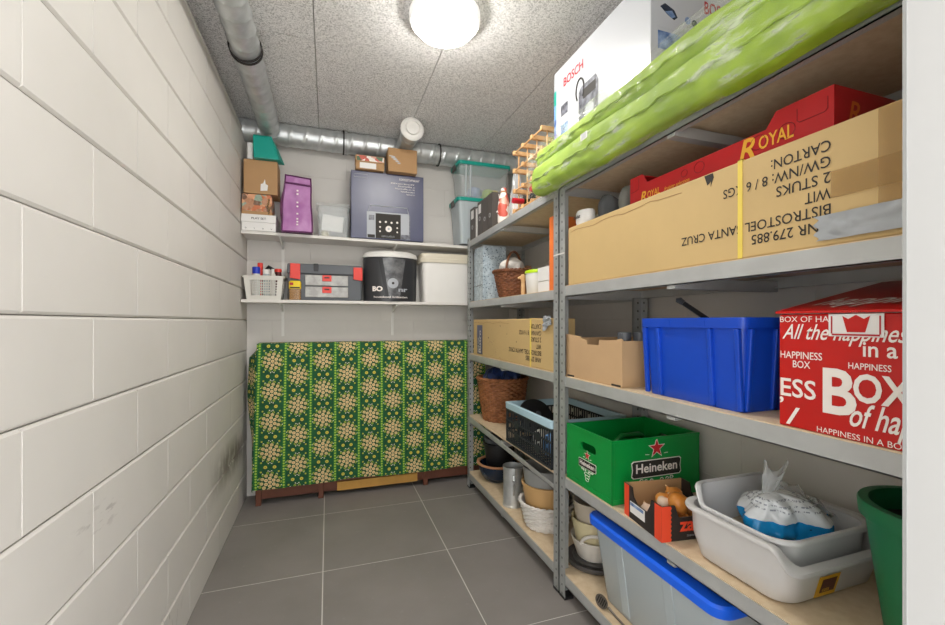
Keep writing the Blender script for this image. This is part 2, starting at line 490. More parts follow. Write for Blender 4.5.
blocks('y', -0.3, YB+0.1, 0, ZL, XL, 0.1, 0.2058, 0.497, 0.996, 1.2132, 0.006, 0.003, 1, 'joint', 'block_paint', 'wall_left', 0.0018)
blocks('x', XL, XR+0.1, 0, ZC, YB, 0.1, 0.2058, 0.497, -0.12, 1.2132, 0.0010, 0.0004, -1, 'wall_paint', 'wall_paint', 'wall_back')
blocks('y', 0.12, YB, 0, ZC, XR, 0.1, 0.2058, 0.497, 0.90, 1.2132, 0.0010, 0.0004, -1, 'wall_paint', 'wall_paint', 'wall_right')
# unseen wall beyond the top of the left wall, added to block world light
struct(bx(-0.75, -0.66, -0.3, YB+0.1, ZL-0.1, ZC).obj('wall_light_block', 'wall_paint', origin=(0, 0, 0)))
struct(bx(-0.66, XL, YB, YB+0.1, ZL, ZC).obj('trim_1', 'wall_paint', origin=(0, 0, 0)))

def ceiling():
    b = B(); b.mi = 1; b.box(-0.75, XR+0.1, -0.3, YB+0.1, ZC+0.012, ZC+0.10); b.mi = 0
    g = 0.0022
    for x0, ys in ((-0.75, (0.02, 1.10, 2.179)), (-0.06, (-0.27, 0.81, 1.897, 2.976)), (0.54, (0.16, 1.24, 2.319)), (1.14, (0.52, 1.60, 2.685))):
        x1 = -0.06 if x0 < -0.5 else min(x0+0.60, XR+0.1)
        e = [-0.3]+[y for y in ys if y > -0.25]+[YB+0.1]
        for y0, y1 in zip(e, e[1:]): b.box(x0+g, x1-g, y0+g, y1-g, ZC, ZC+0.0125)
    return struct(b.obj('ceiling', ['woodwool', 'joint'], origin=(0, 0, 0)))
ceiling()
def floor():
    b = B(); b.mi = 1; b.box(XL-0.1, XR+0.1, -0.3, YB+0.1, -0.1, -0.0008); b.mi = 0
    xs = [-0.64, -0.023, 0.594, 1.211, XR+0.1]; ys = [-0.3, 0.232, 0.875, 1.518, 2.161, 2.804, YB+0.1]
    g = 0.0022
    for x0, x1 in zip(xs, xs[1:]):
        for y0, y1 in zip(ys, ys[1:]): b.box(x0+g, x1-g, y0+g, y1-g, -0.02, 0)
    return struct(b.obj('floor', ['floor_tile', 'grout'], origin=(0, 0, 0)))
floor()
# front wall pier with its door frame on the right
struct(bx(0.6275, XR+0.1, 0.06, 0.30, 0, ZC).obj('wall_front', 'jamb_paint', origin=(0, 0, 0)))
struct(bx(0.6262, 0.6330, 0.2990, 0.3025, 0, ZC).obj('trim_2', 'grey_pot', origin=(0, 0, 0)))

# ------------------------------------------------------------------ ceiling lamp
LX, LY = 0.487, 1.805
lamp = thing('ceiling_lamp', 'round white glowing ceiling lamp on the speckled ceiling', 'lamp', (LX, LY, ZC))
B().lathe([(0.0, ZC-0.0005), (0.150, ZC-0.0005), (0.155, ZC-0.008), (0.155, ZC-0.036), (0.148, ZC-0.046), (0.128, ZC-0.048), (0.0, ZC-0.048)], (LX, LY, 0), 56).obj('rim', 'lamp_rim', lamp, True)
B().lathe([(0.0, ZC-0.0485), (0.126, ZC-0.0485), (0.126, ZC-0.062), (0.118, ZC-0.076), (0.096, ZC-0.086), (0.05, ZC-0.091), (0.0, ZC-0.092)], (LX, LY, 0), 56).obj('diffuser', 'lamp_glow', lamp, True)

# ------------------------------------------------------------------ ventilation ducts
def duct_mesh(p0, p1, r, pitch=0.098):
    p0, p1 = Vector(p0), Vector(p1); d = (p1-p0); L = d.length; d.normalize()
    u = d.cross(Vector((0, 0, 1))).normalized(); w = d.cross(u)
    n = int(L/0.008)
    def fn(a, t):
        th = 2*PI*t; s = a*L
        ph = (s/pitch+t) % 1.0; k = min(ph, 1-ph)*pitch
        q = r+(0.005 if k < 0.006 else 0)
        return p0+d*s+(u*math.cos(th)+w*math.sin(th))*q
    return B().grid(fn, n, 40)
def ring_mesh(c, axis, r, w, t):
    c, d = Vector(c), Vector(axis).normalized(); u = d.cross(Vector((0, 0, 1)))
    if u.length < .1: u = Vector((1, 0, 0))
    u.normalize(); v = d.cross(u); loops = []
    for (q, s) in ((r, -w/2), (r+t, -w/2), (r+t, w/2), (r, w/2), (r, -w/2)):
        loops.append([c+d*s+(u*math.cos(2*PI*k/40)+v*math.sin(2*PI*k/40))*q for k in range(40)])
    return B().loft(loops, False, False)
DZ = 2.484
dl = thing('ventilation_duct', 'galvanised spiral duct along the ceiling beside the white block wall', 'duct', (-0.365, 1.5, DZ))
duct_mesh((-0.365, -0.28, DZ), (-0.365, 3.085, DZ), 0.062).obj('pipe', 'galvanised', dl, 60)
for y in (2.21, 2.235): ring_mesh((-0.365, y, DZ), (0, 1, 0), 0.0678, 0.011, 0.005).obj('clamp', 'dark_rubber', dl, True)
PYc, PZc, PR = 3.16, 2.478, 0.072
db = thing('ventilation_duct', 'galvanised spiral duct running across the top of the back wall', 'duct', (0.4, PYc, PZc))
duct_mesh((XL-0.1, PYc, PZc), (XR-0.002, PYc, PZc), PR).obj('pipe', 'galvanised', db, 60)
for x in (0.105, 0.122, 0.775, 0.80): ring_mesh((x, PYc, PZc), (1, 0, 0), PR+0.0054, 0.009, 0.005).obj('clamp', 'dark_rubber' if x < 0.11 or x > 0.79 else 'steel', db, True)
for x in (-0.27, 0.43, 0.63): ring_mesh((x, PYc, PZc), (1, 0, 0), PR+0.0028, 0.02, 0.003).obj('collar', 'galvanised', db, True)
VX, VY = 0.528, 2.79
bb = duct_mesh((VX, VY+0.03, PZc), (VX, PYc-PR+0.012, PZc), 0.058).obj('branch', 'galvanised', db, 60)
ring_mesh((VX, VY+0.10, PZc), (0, 1, 0), 0.0612, 0.012, 0.003).obj('collar', 'galvanised', db, True)
ring_mesh((-0.365, 3.088, DZ), (0, 1, 0), 0.0648, 0.02, 0.003).obj('collar', 'galvanised', dl, True)
av = thing('air_valve', 'round white air valve closing the duct branch that points at the viewer', 'air valve', (VX, VY, PZc))
R90 = Matrix.Rotation(PI/2, 4, 'X')
B().lathe([(0.0, -0.028), (0.057, -0.028), (0.057, -0.006), (0.074, -0.004), (0.078, 0.004), (0.070, 0.013), (0.052, 0.016), (0.049, 0.010), (0.0, 0.010)], (VX, VY, PZc), 40, mtx=R90).obj('valve_ring', 'white_plastic', av, True)
B().lathe([(0.0, 0.011), (0.036, 0.011), (0.042, 0.017), (0.040, 0.023), (0.0, 0.027)], (VX, VY, PZc), 40, mtx=R90).obj('valve_disc', 'white_plastic', av, True)

# ------------------------------------------------------------------ steel racks
def post(root, xc, yc, sx, sy, h=1.8055):
    t, w = 0.0022, 0.044
    b = B()
    b.box(min(xc, xc+sx*w), max(xc, xc+sx*w), min(yc, yc+sy*t), max(yc, yc+sy*t), 0.006, h)
    b.box(min(xc, xc+sx*t), max(xc, xc+sx*t), min(yc, yc+sy*w), max(yc, yc+sy*w), 0.006, h)
    # own local frame at the post's corner, for the row of holes
    me = bpy.data.meshes.new('post'); bmesh.ops.recalc_face_normals(b.bm, faces=b.bm.faces[:])
    b.bm.transform(Matrix.Translation((-xc, -yc, 0))); b.bm.to_mesh(me); b.bm.free()
    o = bpy.data.objects.new('post', me); COL.objects.link(o); o.parent = root
    o.location = Vector((xc, yc, 0))-root.location; me.materials.append(MT['perforated_steel'])
    f = bx(min(xc-sx*.001, xc+sx*w), max(xc-sx*.001, xc+sx*w), min(yc-sy*.001, yc+sy*w), max(yc-sy*.001, yc+sy*w), 0.0005, 0.012)
    f.bm.transform(Matrix.Translation(-Vector((xc, yc, 0))))
    m2 = bpy.data.meshes.new('foot'); f.bm.to_mesh(m2); f.bm.free(); m2.materials.append(MT['black_plastic'])
    fo = bpy.data.objects.new('foot', m2); COL.objects.link(fo); fo.parent = o
XF, XK = 0.965, 1.405
def shelf(root, y0, y1, z0, z1, lips=None):
    """z0 at the near end, z1 at the far end: top of the board"""
    lip, t = 0.044, 0.003
    xa, xb = XF+0.0028, XK-0.0028
    b = B()
    def bar(xA, xB, yA, yB, top0, top1, bot0, bot1, x_in):
        b.hexa([Vector((xA, yA, bot0)), Vector((xB, yA, bot0)), Vector((xB, yB, bot1)), Vector((xA, yB, bot1)),
                Vector((xA, yA, top0)), Vector((xB, yA, top0)), Vector((xB, yB, top1)), Vector((xA, yB, top1))])
    l = lips or (z0-0.003, z1-0.003, z0-0.003-lip, z1-0.003-lip)
    bar(xa, xa+t, y0, y1, l[0], l[1], l[2], l[3], 0)
    bar(xa, xa+0.022, y0, y1, l[2]+t, l[3]+t, l[2], l[3], 0)
    bar(xb-t, xb, y0, y1, z0-.003, z1-.003, z0-.003-lip, z1-.003-lip, 0)
    bar(xb-0.022, xb, y0, y1, z0-lip, z1-lip, z0-lip-.003, z1-lip-.003, 0)
    for y, z in ((y0, z0), (y1-t, z1), ((y0+y1)/2, (z0+z1)/2-.014)):
        b.box(xa+t, xb-t, y, y+t*(1 if y != (y0+y1)/2 else 10), z-lip, z-0.012)
    o = b.obj('shelf', 'steel', root)
    c = B()
    x0, x1 = xa+t+0.0005, xb-t-0.0005
    c.hexa([Vector((x0, y0+.001, z0-.011)), Vector((x1, y0+.001, z0-.011)), Vector((x1, y1-.001, z1-.011)), Vector((x0, y1-.001, z1-.011)),
            Vector((x0, y0+.001, z0)), Vector((x1, y0+.001, z0)), Vector((x1, y1-.001, z1)), Vector((x0, y1-.001, z1))])
    c.obj('board', 'particle', o)
YN, YM, YF = 0.345, 1.648, 2.945
near = thing('shelving_rack', 'galvanised steel shelving rack nearest the viewer, carrying the red box', 'shelving rack', ((XF+XK)/2, 1.0, 0))
far = thing('shelving_rack', 'galvanised steel shelving rack in the back corner, carrying the wine rack', 'shelving rack', ((XF+XK)/2, 2.3, 0))
NZ = dict(s1=1.810, s2=1.357, s3=0.966, s4=0.531, s5=0.111)
FZ = dict(s1=1.800, s2=1.346, s3=0.971, s4=0.523, s5=0.111)
for k in NZ: shelf(near, YN+0.003, YM-0.0075, NZ[k], NZ[k])
for k in FZ:
    if k == 's1': shelf(far, YM+0.0075, YF-0.003, 1.808, 1.786)
    elif k == 's4': shelf(far, YM+0.0075, YF-0.003, 0.523, 0.523, (0.462, 0.521, 0.444, 0.475))
    else: shelf(far, YM+0.0075, YF-0.003, FZ[k], FZ[k])
for r, ya, yb in ((near, YN, YM-0.004), (far, YM+0.004, YF)):
    for x, sx in ((XF, 1), (XK, -1)):
        post(r, x, ya, sx, 1); post(r, x, yb, sx, -1)
tie = B()
for z in (1.495, 1.4985): tie.box(XF-0.002, XF-0.0003, YM-0.046, YM+0.046, z, z+0.003)
tag(tie.obj('cable_tie', 'white_plastic'), 'thin white tie round the two rack posts that stand side by side', 'cable tie')

# ------------------------------------------------------------------ wall shelves on the back wall
def wall_shelf(zl, zr, label):
    r = thing('wall_shelf', label, 'shelf', (0.45, YB, zl))
    yf, t = 3.032, 0.020
    B().hexa([Vector((XL+.002, yf, zl-t)), Vector((XR-.003, yf, zr-t)), Vector((XR-.003, YB-.002, zr-t)), Vector((XL+.002, YB-.002, zl-t)),
              Vector((XL+.002, yf, zl)), Vector((XR-.003, yf, zr)), Vector((XR-.003, YB-.002, zr)), Vector((XL+.002, YB-.002, zl))]).obj('board', 'white_board', r, bevel=0.002)
    for x in (-0.30, 0.465):
        z = zl+(zr-zl)*(x-XL)/(XR-XL)-t
        B().prism([(0, -0.001), (-0.20, -0.001), (-0.20, -0.012), (-0.01, -0.055), (0, -0.055)], (x-0.004, YB-0.012, z), (0, 1, 0), (0, 0, 1), (1, 0, 0), 0.008).obj('bracket', 'white_plastic', r)
    return r
ZU = lambda x: 1.786-0.013*(x-XL)/(1.5)
wall_shelf(ZU(XL), ZU(XR), 'upper white wall shelf on the back wall, under the purple bag')
ZLO = 1.346
wall_shelf(ZLO, ZLO, 'lower white wall shelf on the back wall, under the toolbox and white tub')
for x, lb in ((-0.30, 'white slotted shelf rail on the back wall behind the toolbox'), (0.465, 'white slotted shelf rail on the back wall behind the black bucket')):
    b = B()
    b.box(x-0.009, x+0.009, YB-0.011, YB-0.0008, 1.10, 2.0)
    tag(b.obj('shelf_rail', 'white_plastic'), lb, 'rail')

# ------------------------------------------------------------------ near rack, top: appliance box and cushions in clear plastic
def carton(name, label, cat, x0, x1, y0, y1, z0, z1, m, bevel=0.003, group=None, rot=0):
    r = thing(name, label, cat, ((x0+x1)/2, (y0+y1)/2, z0), group)
    bx(x0, x1, y0, y1, z0+0.0005, z1).obj('body', m, r, bevel=bevel)
    return r
def patch(parent, name, m, axis, plane, a0, a1, z0, z1, t=0.0009):
    """a printed or glued patch on a face: axis 'x' faces -X (a is y), 'y' faces -Y (a is x)"""
    if axis == 'x': return bx(plane-t, plane-0.0002, a0, a1, z0, z1).obj(name, m, parent)
    return bx(a0, a1, plane-t, plane-0.0002, z0, z1).obj(name, m, parent)

z1 = NZ['s1']
bo = carton('appliance_box', 'big glossy white vacuum cleaner box on top of the rack behind the green cushions', 'box', 1.035, 1.425, 1.165, 1.812, z1, 2.395, 'bosch_white')
text('BOSCH', bo, (1.035, 1.725, 2.290), size=0.055, m='red_ink', bold=0.018, width=0.16, **MX)
# printed vacuum cleaner on the aisle side
b = B()
b.prism([(0, 0), (0.125, 0), (0.140, 0.05), (0.142, 0.15), (0.125, 0.18), (0.02, 0.18), (0.0, 0.16)], (1.0345, 1.600, 2.035), (0, -1, 0), (0, 0, 1), (-1, 0, 0), 0.0004)
b.obj('printed_picture', 'photo_dark', bo)
b = B(); b.tube([(1.0343, 1.590+.03*math.cos(a), 2.205+0.05*math.sin(a)) for a in [PI*k/12 for k in range(-3, 16)]], 0.004, 6); b.obj('printed_picture', 'black_ink', bo)
b = B(); b.disc_plate((1.0338, 1.520, 2.090), 0.032, (-1, 0, 0), 0.0004); b.obj('printed_picture', 'grey_ink', bo)
b = B(); b.box(1.0336, 1.034, 1.475, 1.565, 2.155, 2.195); b.obj('printed_picture', 'black_ink', bo)
for z, m in ((2.160, 'photo_dark'), (2.070, 'photo_blue')):
    patch(bo, 'printed_picture', m, 'x', 1.035, 1.69, 1.75, z, z+0.050)
for k in range(8):
    bx(1.0344, 1.0348, 1.791, 1.8115, 1.83+k*0.068, 1.898+k*0.068).obj('colour_stripe', ['violet_print', 'violet_print', 'violet_print', 'violet_print', 'photo_blue', 'water_blue', 'teal', 'grey_ink'][k], bo)
# end facing the viewer
text('BOSCH', bo, (1.27, 1.165, 2.300), size=0.062, m='red_ink', bold=0.02, width=0.135, **MY)
for xx, zz, w, h, m in ((1.075, 2.245, 0.07, 0.05, 'photo_blue'), (1.065, 2.135, 0.095, 0.062, 'photo_blue'), (1.185, 2.135, 0.085, 0.062, 'photo_dark'), (1.065, 2.030, 0.095, 0.06, 'photo_warm'), (1.285, 2.135, 0.085, 0.062, 'photo_warm')):
    if h == 0.05:
        B().prism([(0, 0.035), (0.02, 0.05), (0.06, 0.035), (0.075, 0.012), (0.06, 0.0), (0.03, 0.014)], (xx, 1.1648, zz), (1, 0, 0), (0, 0, 1), (0, -1, 0), 0.0004).obj('printed_picture', 'navy_glaze', bo)
        B().prism([(0.02, 0.022), (0.05, 0.03), (0.065, 0.012), (0.05, 0.004)], (xx, 1.1643, zz), (1, 0, 0), (0, 0, 1), (0, -1, 0), 0.0004).obj('printed_picture', 'photo_blue', bo)
    else: patch(bo, 'printed_picture', m, 'y', 1.165, xx, xx+w, zz, zz+h)
for k, xx in enumerate((1.195, 1.225, 1.255)):
    B().disc_plate((xx, 1.1648, 2.257-0.004*k), 0.013, (0, -1, 0), 0.0004, 16).obj('printed_picture', 'photo_blue' if k != 1 else 'navy_glaze', bo)
B().prism([(0, 0), (0.03, 0.015), (0.05, 0.035), (0.06, 0.03), (0.045, 0.0)], (1.295, 1.1648, 2.245), (1, 0, 0), (0, 0, 1), (0, -1, 0), 0.0004).obj('printed_picture', 'photo_dark', bo)
for zz in (2.205, 2.103): text('Optimal results on all floors', bo, (1.065, 1.165, zz), size=0.011, m='grey_ink', **MY)
bx(1.405, 1.424, 1.1645, 1.1649, 1.83, 2.33).obj('colour_stripe', 'lime', bo)

def cushions():
    r = thing('cushion_bundle', 'long lime green cushions packed in clear plastic along the edge of the rack top', 'cushions', (0.955, 1.2, z1))
    ya, yb = 0.40, 1.797
    def top(y): return 1.992-0.018*(yb-y)
    def pad(zc, rx, rz, xo, ph):
        def fn(a, t):
            y = yb-0.012-(yb-ya-0.024)*a; th = 2*PI*t
            e = min(1, (1-abs(2*a-1))*26)**0.5
            w = 0.010*noise.noise(Vector((y*3.5, math.cos(th)*1.2+ph, math.sin(th)*1.2)))+0.0022*noise.noise(Vector((y*13, math.cos(th)*3+ph, math.sin(th)*3)))
            sq = lambda q: math.copysign(abs(q)**0.72, q)
            px_ = xo+(rx*e+w)*sq(math.cos(th)); pz_ = zc+(top(y)-1.98)*0.7+(rz*e+w)*sq(math.sin(th))
            if px_ > 0.957: pz_ = max(pz_, z1+0.002)
            return Vector((px_, y, pz_))
        return B().grid(fn, 110, 26)
    for zc, rx, rz, xo, ph in ((1.838, 0.047, 0.068, 0.936, 0.0), (1.946, 0.044, 0.045, 0.957, 5.0)):
        b = pad(zc, rx, rz, xo, ph)
        for z_ in (0, 1): pass
        b.obj('cushion', 'cushion_green', r, True)
    # piped seam of each cushion
    for zc, xo in ((1.838, 0.886), (1.946, 0.911)):
        B().tube([(xo+0.004*math.sin(k*1.7), yb-0.03-(yb-ya-0.06)*k/60, zc-0.004+0.003*math.sin(k*0.9)+(top(yb-1.4*k/60)-1.98)*0.7) for k in range(61)], 0.004, 6).obj('piping', 'cushion_green', r, True)
    def wrap(a, t):
        y = yb+0.012-(yb-ya+0.024)*a; th = 2*PI*t
        e = min(1, (1-abs(2*a-1))*40)**0.5
        w = 0.010*noise.noise(Vector((y*6, math.cos(th)*2.2, math.sin(th)*2.2+9)))+0.005*noise.noise(Vector((y*30, math.cos(th)*5, math.sin(th)*5)))
        sq = lambda q: math.copysign(abs(q)**0.6, q)
        z = 1.886+(top(y)-1.98)*0.8+(0.122*e+w)*sq(math.sin(th))
        x = 0.946+(0.072*e+w)*sq(math.cos(th))
        z = max(z, z1+0.001) if x > 0.958 else max(z-0.006*max(0, min(1, (1.86-z)/0.05)), 1.766)
        return Vector((min(x, 1.030), y, z))
    B().grid(wrap, 140, 40).obj('plastic_wrap', 'plastic_wrap', r, True)
    bx(0.864, 0.8655, 1.285, 1.325, 1.852, 1.876).obj('care_label', 'white_card', r)
    b = B()
    for k in range(4): b.box(0.8634, 0.8639, 1.29, 1.32, 1.856+k*0.005, 1.858+k*0.005)
    b.obj('label_print', 'grey_ink', r)
cushions()

# ------------------------------------------------------------------ long furniture cartons (one on each rack)
def stool_carton(y0, y1, z0, label, detail):
    x0, x1, z2 = 0.977, (1.375 if detail else 1.092), z0+0.246
    r = thing('furniture_carton', label, 'carton', ((x0+x1)/2, (y0+y1)/2, z0), 'long stool cartons')
    bx(x0, x1, y0, y1, z0+.0005, z2).obj('body', 'cardboard_yellow', r, bevel=0.005, seg=3)
    for dz in (0.0,):
        B().tube([(x0-0.0006, y1-0.02-(y1-y0-0.1)*k/24, z2-0.022+0.004*math.sin(k*1.3)+0.003*math.sin(k*3.1)) for k in range(15)], 0.0007, 5).obj('crease', 'cardboard_dark', r)
    L = y1-y0
    yt = y0+0.118                       # text starts here and runs to the far end, upside down
    rows = [('ANR 279.885', 0.172), ('BISTROSTOEL SANTA CRUZ', 0.388), ('WIT', 0.050), ('2 STUKS', 0.112), ('GW/NW: 8 / 6 KGS', 0.250), ('CARTON:', 0.124)]
    for k, (tx, w) in enumerate(rows):
        text(tx, r, (x0, yt, z0+0.028+0.0255+0.0330*k), size=0.033, m='black_ink', width=w, bold=0.006, **FX)
    ys = y0+(0.320 if detail else 0.232)
    b = B(); b.box(x0-0.0022, x0-0.0004, ys-0.006, ys+0.006, z0+0.002, z2+0.002); b.box(x0-0.0022, x1, ys-0.006, ys+0.006, z2+0.0003, z2+0.0020)
    b.obj('strap', 'strap_yellow', r)
    return r, x0, x1, z2, yt
nc, x0, x1, ztop, yt = stool_carton(0.468, 1.592, NZ['s2'], 'long tan furniture carton with upside-down print, under the red fruit tray', True)
# damage and tape on the near one
B().prism([(0, 0), (0.010, -0.028), (0.022, -0.020), (0.020, -0.034), (0.030, -0.012), (0.027, 0)], (x0-0.0002, 0.895, ztop-0.004), (0, -1, 0), (0, 0, 1), (-1, 0, 0), 0.0008).obj('torn_hole', 'black_ink', nc)
def tape(parent, m, y0, y1, za, zb, x, wob, name='tape', zig=0.0):
    def fn(a, t):
        y = y0+(y1-y0)*a
        z = za+(zb-za)*t
        return Vector((x-0.002-wob*(0.5+0.5*noise.noise(Vector((y*40, z*55, 3)))), y-zig*math.sin(t*17)*(a), z-0.02*a*0))
    return B().grid(fn, 26, 12).obj(name, m, parent, True)
tape(nc, 'duct_tape', 0.462, 0.611, NZ['s2']+0.012, NZ['s2']+0.064, x0, 0.008, 'duct_tape', 0.006)
tape(nc, 'brown_tape', 0.470, 0.585, ztop-0.150, ztop-0.095, x0, 0.002)
tape(nc, 'brown_tape', 0.470, 0.505, ztop-0.185, ztop-0.004, x0, 0.005)
fc, x0f, x1f, ztf, ytf = stool_carton(1.716, 2.842, FZ['s3'], 'long tan furniture carton with a blue label, above the wicker laundry basket', False)
b = B(); b.box(x0f-0.0009, x0f-0.0002, 2.66, 2.765, FZ['s3']+0.012, FZ['s3']+0.208); b.obj('blue_label', 'navy_print', fc)
for k, (a, w, h) in enumerate(((2.70, 0.15, 0.05), (2.745, 0.10, 0.028))):
    text('Bistro' if k == 0 else 'santa cruz', fc, (x0f-0.001, a-0.012, FZ['s3']+0.022), xd=(0, 0, 1), up=(0, 1, 0), size=h, m='white_ink', width=w, bold=0.01)
b = B()
rn = random.Random(4)
for k in range(40):
    y = 2.58-abs(rn.gauss(0, 0.14)); z = FZ['s3']+0.13-(2.60-y)*0.35+rn.gauss(0, 0.035)
    s_ = rn.uniform(0.002, 0.006)
    if FZ['s3']+0.01 < z < ztf-0.01 and y > 1.95: B().prism([(-s_, 0), (0, s_*1.2), (s_*1.3, 0.2*s_), (0.2*s_, -s_)], (x0f-0.0003, y, z), (0, -1, 0), (0, 0, 1), (-1, 0, 0), 0.0006).obj('scuff', 'cardboard_light', fc)
for y, z, s_ in ((2.545, 0.128, 0.006), (2.35, 0.205, 0.004), (2.25, 0.16, 0.003), (2.12, 0.12, 0.004)):
    B().prism([(-s_, 0), (0, s_), (s_, 0), (0, -s_)], (x0f-0.0011, y, FZ['s3']+z), (0, -1, 0), (0, 0, 1), (-1, 0, 0), 0.0004).obj('hole', 'black_ink', fc)
# crumpled end of grey tape hanging at its near top corner
def crump(a, t):
    y = 1.722+0.075*a; z = ztf+0.012-0.075*t*(0.5+0.5*a)
    return Vector((x0f-0.006-0.010*(0.5+noise.noise(Vector((a*5, t*6, 1)))), y, z+0.006*noise.noise(Vector((a*7, t*7, 4)))))
B().grid(crump, 14, 14).obj('duct_tape', 'duct_tape', fc, True)

# ------------------------------------------------------------------ things on top of the near carton
def fruit_tray():
    x0, x1, y0, y1, z0 = 1.03, 1.38, 0.612, 1.262, ztop+0.003
    r = thing('fruit_tray', 'red printed cardboard fruit tray with yellow lettering, on top of the long tan carton', 'tray', ((x0+x1)/2, (y0+y1)/2, z0))
    lo, hi = 0.072, 0.106
    L = y1-y0
    side = [(0, 0), (L, 0), (L, hi), (L-0.125, hi), (L-0.150, lo), (0.085, lo), (0.062, hi), (0, hi)]
    for x, t in ((x0, 0.004), (x1-0.004, 0.004)):
        B().prism(side, (x, y1, z0), (0, -1, 0), (0, 0, 1), (1, 0, 0), t).obj('side_panel', 'red_card', r)
    for y in (y0, y1-0.004):
        bx(x0+.0045, x1-.0045, y, y+0.004, z0, z0+hi).obj('end_panel', 'red_card', r)
    for y in (y0, y1-0.06): bx(x0+.0045, x1-.0045, y+.0045, y+0.0555, z0+hi-0.004, z0+hi).obj('top_flap', 'red_card', r)
    bx(x0+.0045, x1-.0045, y0+.0045, y1-.0045, z0, z0+0.004).obj('bottom', 'cardboard', r)
    def line(pts): return B().tube([(x0-0.0004, y1-a, z0+c) for a, c in pts], 0.0010, 5)
    line([(L-0.012, 0.086), (L-0.012, 0.060), (L-0.018, 0.055), (L-0.070, 0.055), (L-0.076, 0.060), (L-0.076, 0.088)]).obj('tab_outline', 'dark_red', r)
    line([(0.045, hi-.01), (0.045, 0.06), (0.028, 0.055), (0.006, 0.055)]).obj('tab_outline', 'dark_red', r)
    for c_, q in ((0.30, 0.018), (0.245, 0.012), (0.55, 0.02), (0.48, 0.02)):
        line([(c_+q*math.cos(k*.5), 0.048+q*0.9*math.sin(k*.5)) for k in range(14)]).obj('leaf_print', 'dark_red', r)
    text('R', r, (x0, y1-0.428, z0+0.014), size=0.078, m='gold_ink', bold=0.02, shear=0.25, **MX)
    text('OYAL', r, (x0, y1-0.482, z0+0.028), size=0.046, m='gold_ink', bold=0.015, width=0.085, **MX)
    text('R', r, (x0, y1-0.055, z0+0.010), size=0.048, m='gold_ink', bold=0.02, shear=0.25, **MX)
    text('OYAL', r, (x0, y1-0.088, z0+0.016), size=0.032, m='gold_ink', bold=0.015, width=0.058, **MX)
    text('fruiting selection', r, (x0, y1-0.165, z0+0.018), size=0.018, m='gold_ink', shear=0.3, width=0.10, **MX)
    text('R', r, (x0+0.045, y0, z0+0.030), size=0.07, m='orange_ink', bold=0.01, shear=0.25, **MY)
    text('oyal', r, (x0+0.098, y0, z0+0.034), size=0.04, m='orange_ink', **MY)
fruit_tray()
def shoe(loc, rot, label, m):
    """felt slipper, heel towards the aisle"""
    r = thing('felt_slipper', label, 'slipper', loc, 'grey felt slippers')
    M4 = Matrix.Translation(Vector(loc)) @ Matrix.Rotation(rot, 4, 'Z')
    def sec(t, k0, zoff=0.0):
        L = 0.25; y = -L/2+L*t
        w = 0.036+0.014*math.sin(PI*min(1, t*0.95+0.05)) if t > 0.06 else 0.032
        w *= (1 if t < .85 else max(0.25, 1-((t-.85)/.15)**2*0.7)) * (1 if t > 0.08 else 0.75+3*t)
        return y, w
    loops = []
    for t in [k/14 for k in range(15)]:
        y, w = sec(t, 0)
        loops.append([Vector((w*math.cos(a), y, 0.009+0.009*math.sin(a)*0.9)) for a in [2*PI*k/16 for k in range(16)]])
    B().loft(loops).move(M4).obj('sole', 'dark_rubber', r, True)
    loops = []
    for t in [k/20 for k in range(21)]:
        y, w = sec(t, 0)
        h = 0.105 if t < 0.1 else (0.105-0.02*(t-.1)/.2 if t < .3 else max(0.03, 0.085-0.065*(t-.3)/.7))
        if t < 0.06: h *= 0.80+3.3*t
        sq = lambda q: math.copysign(abs(q)**0.75, q)
        loops.append([Vector(((w-0.003)*sq(math.cos(a)), y+0.004, 0.0185+h/2+h/2*sq(math.sin(a)))) for a in [2*PI*k/20 for k in range(20)]])
    def shrink(l, k, d): c_ = sum(l, Vector())/len(l); return [c_+(p-c_)*k+Vector((0, d, 0)) for p in l]
    loops = [shrink(loops[0], .45, -.010), shrink(loops[0], .8, -.006)]+loops+[shrink(loops[-1], .6, .006)]
    B().loft(loops).move(M4).obj('upper', m, r, True)
shoe((1.190, 1.375, ztop+0.0005), -PI/2+0.18, 'dark grey felt slipper lying nearest the red fruit tray, behind the other slipper', 'felt_grey_pale')
shoe((1.185, 1.492, ztop+0.0005), -PI/2+0.12, 'dark grey felt slipper with its rounded heel beside the white cup packaging', 'felt_grey')
r = thing('cup_box', 'small white packet marked in black beside the slippers on the long carton', 'packet', (1.03, 1.55, ztop))
B().lathe([(0, 0.0005), (0.030, 0.0005), (0.034, 0.020), (0.034, 0.055), (0.030, 0.064), (0, 0.066)], (1.025, 1.535, ztop), 36, sy=1.45).obj('body', 'white_card', r, 40)
text('twist', r, (0.9895, 1.568, ztop+0.030), size=0.021, m='black_ink', bold=0.03, width=0.05, xd=(0, -1, 0), up=(0, 0, 1))
carton('shoe_box', 'plain brown carton at the back of the rack, behind the grey slippers', 'box', 1.325, 1.385, 1.36, 1.585, ztop, ztop+0.11, 'cardboard')

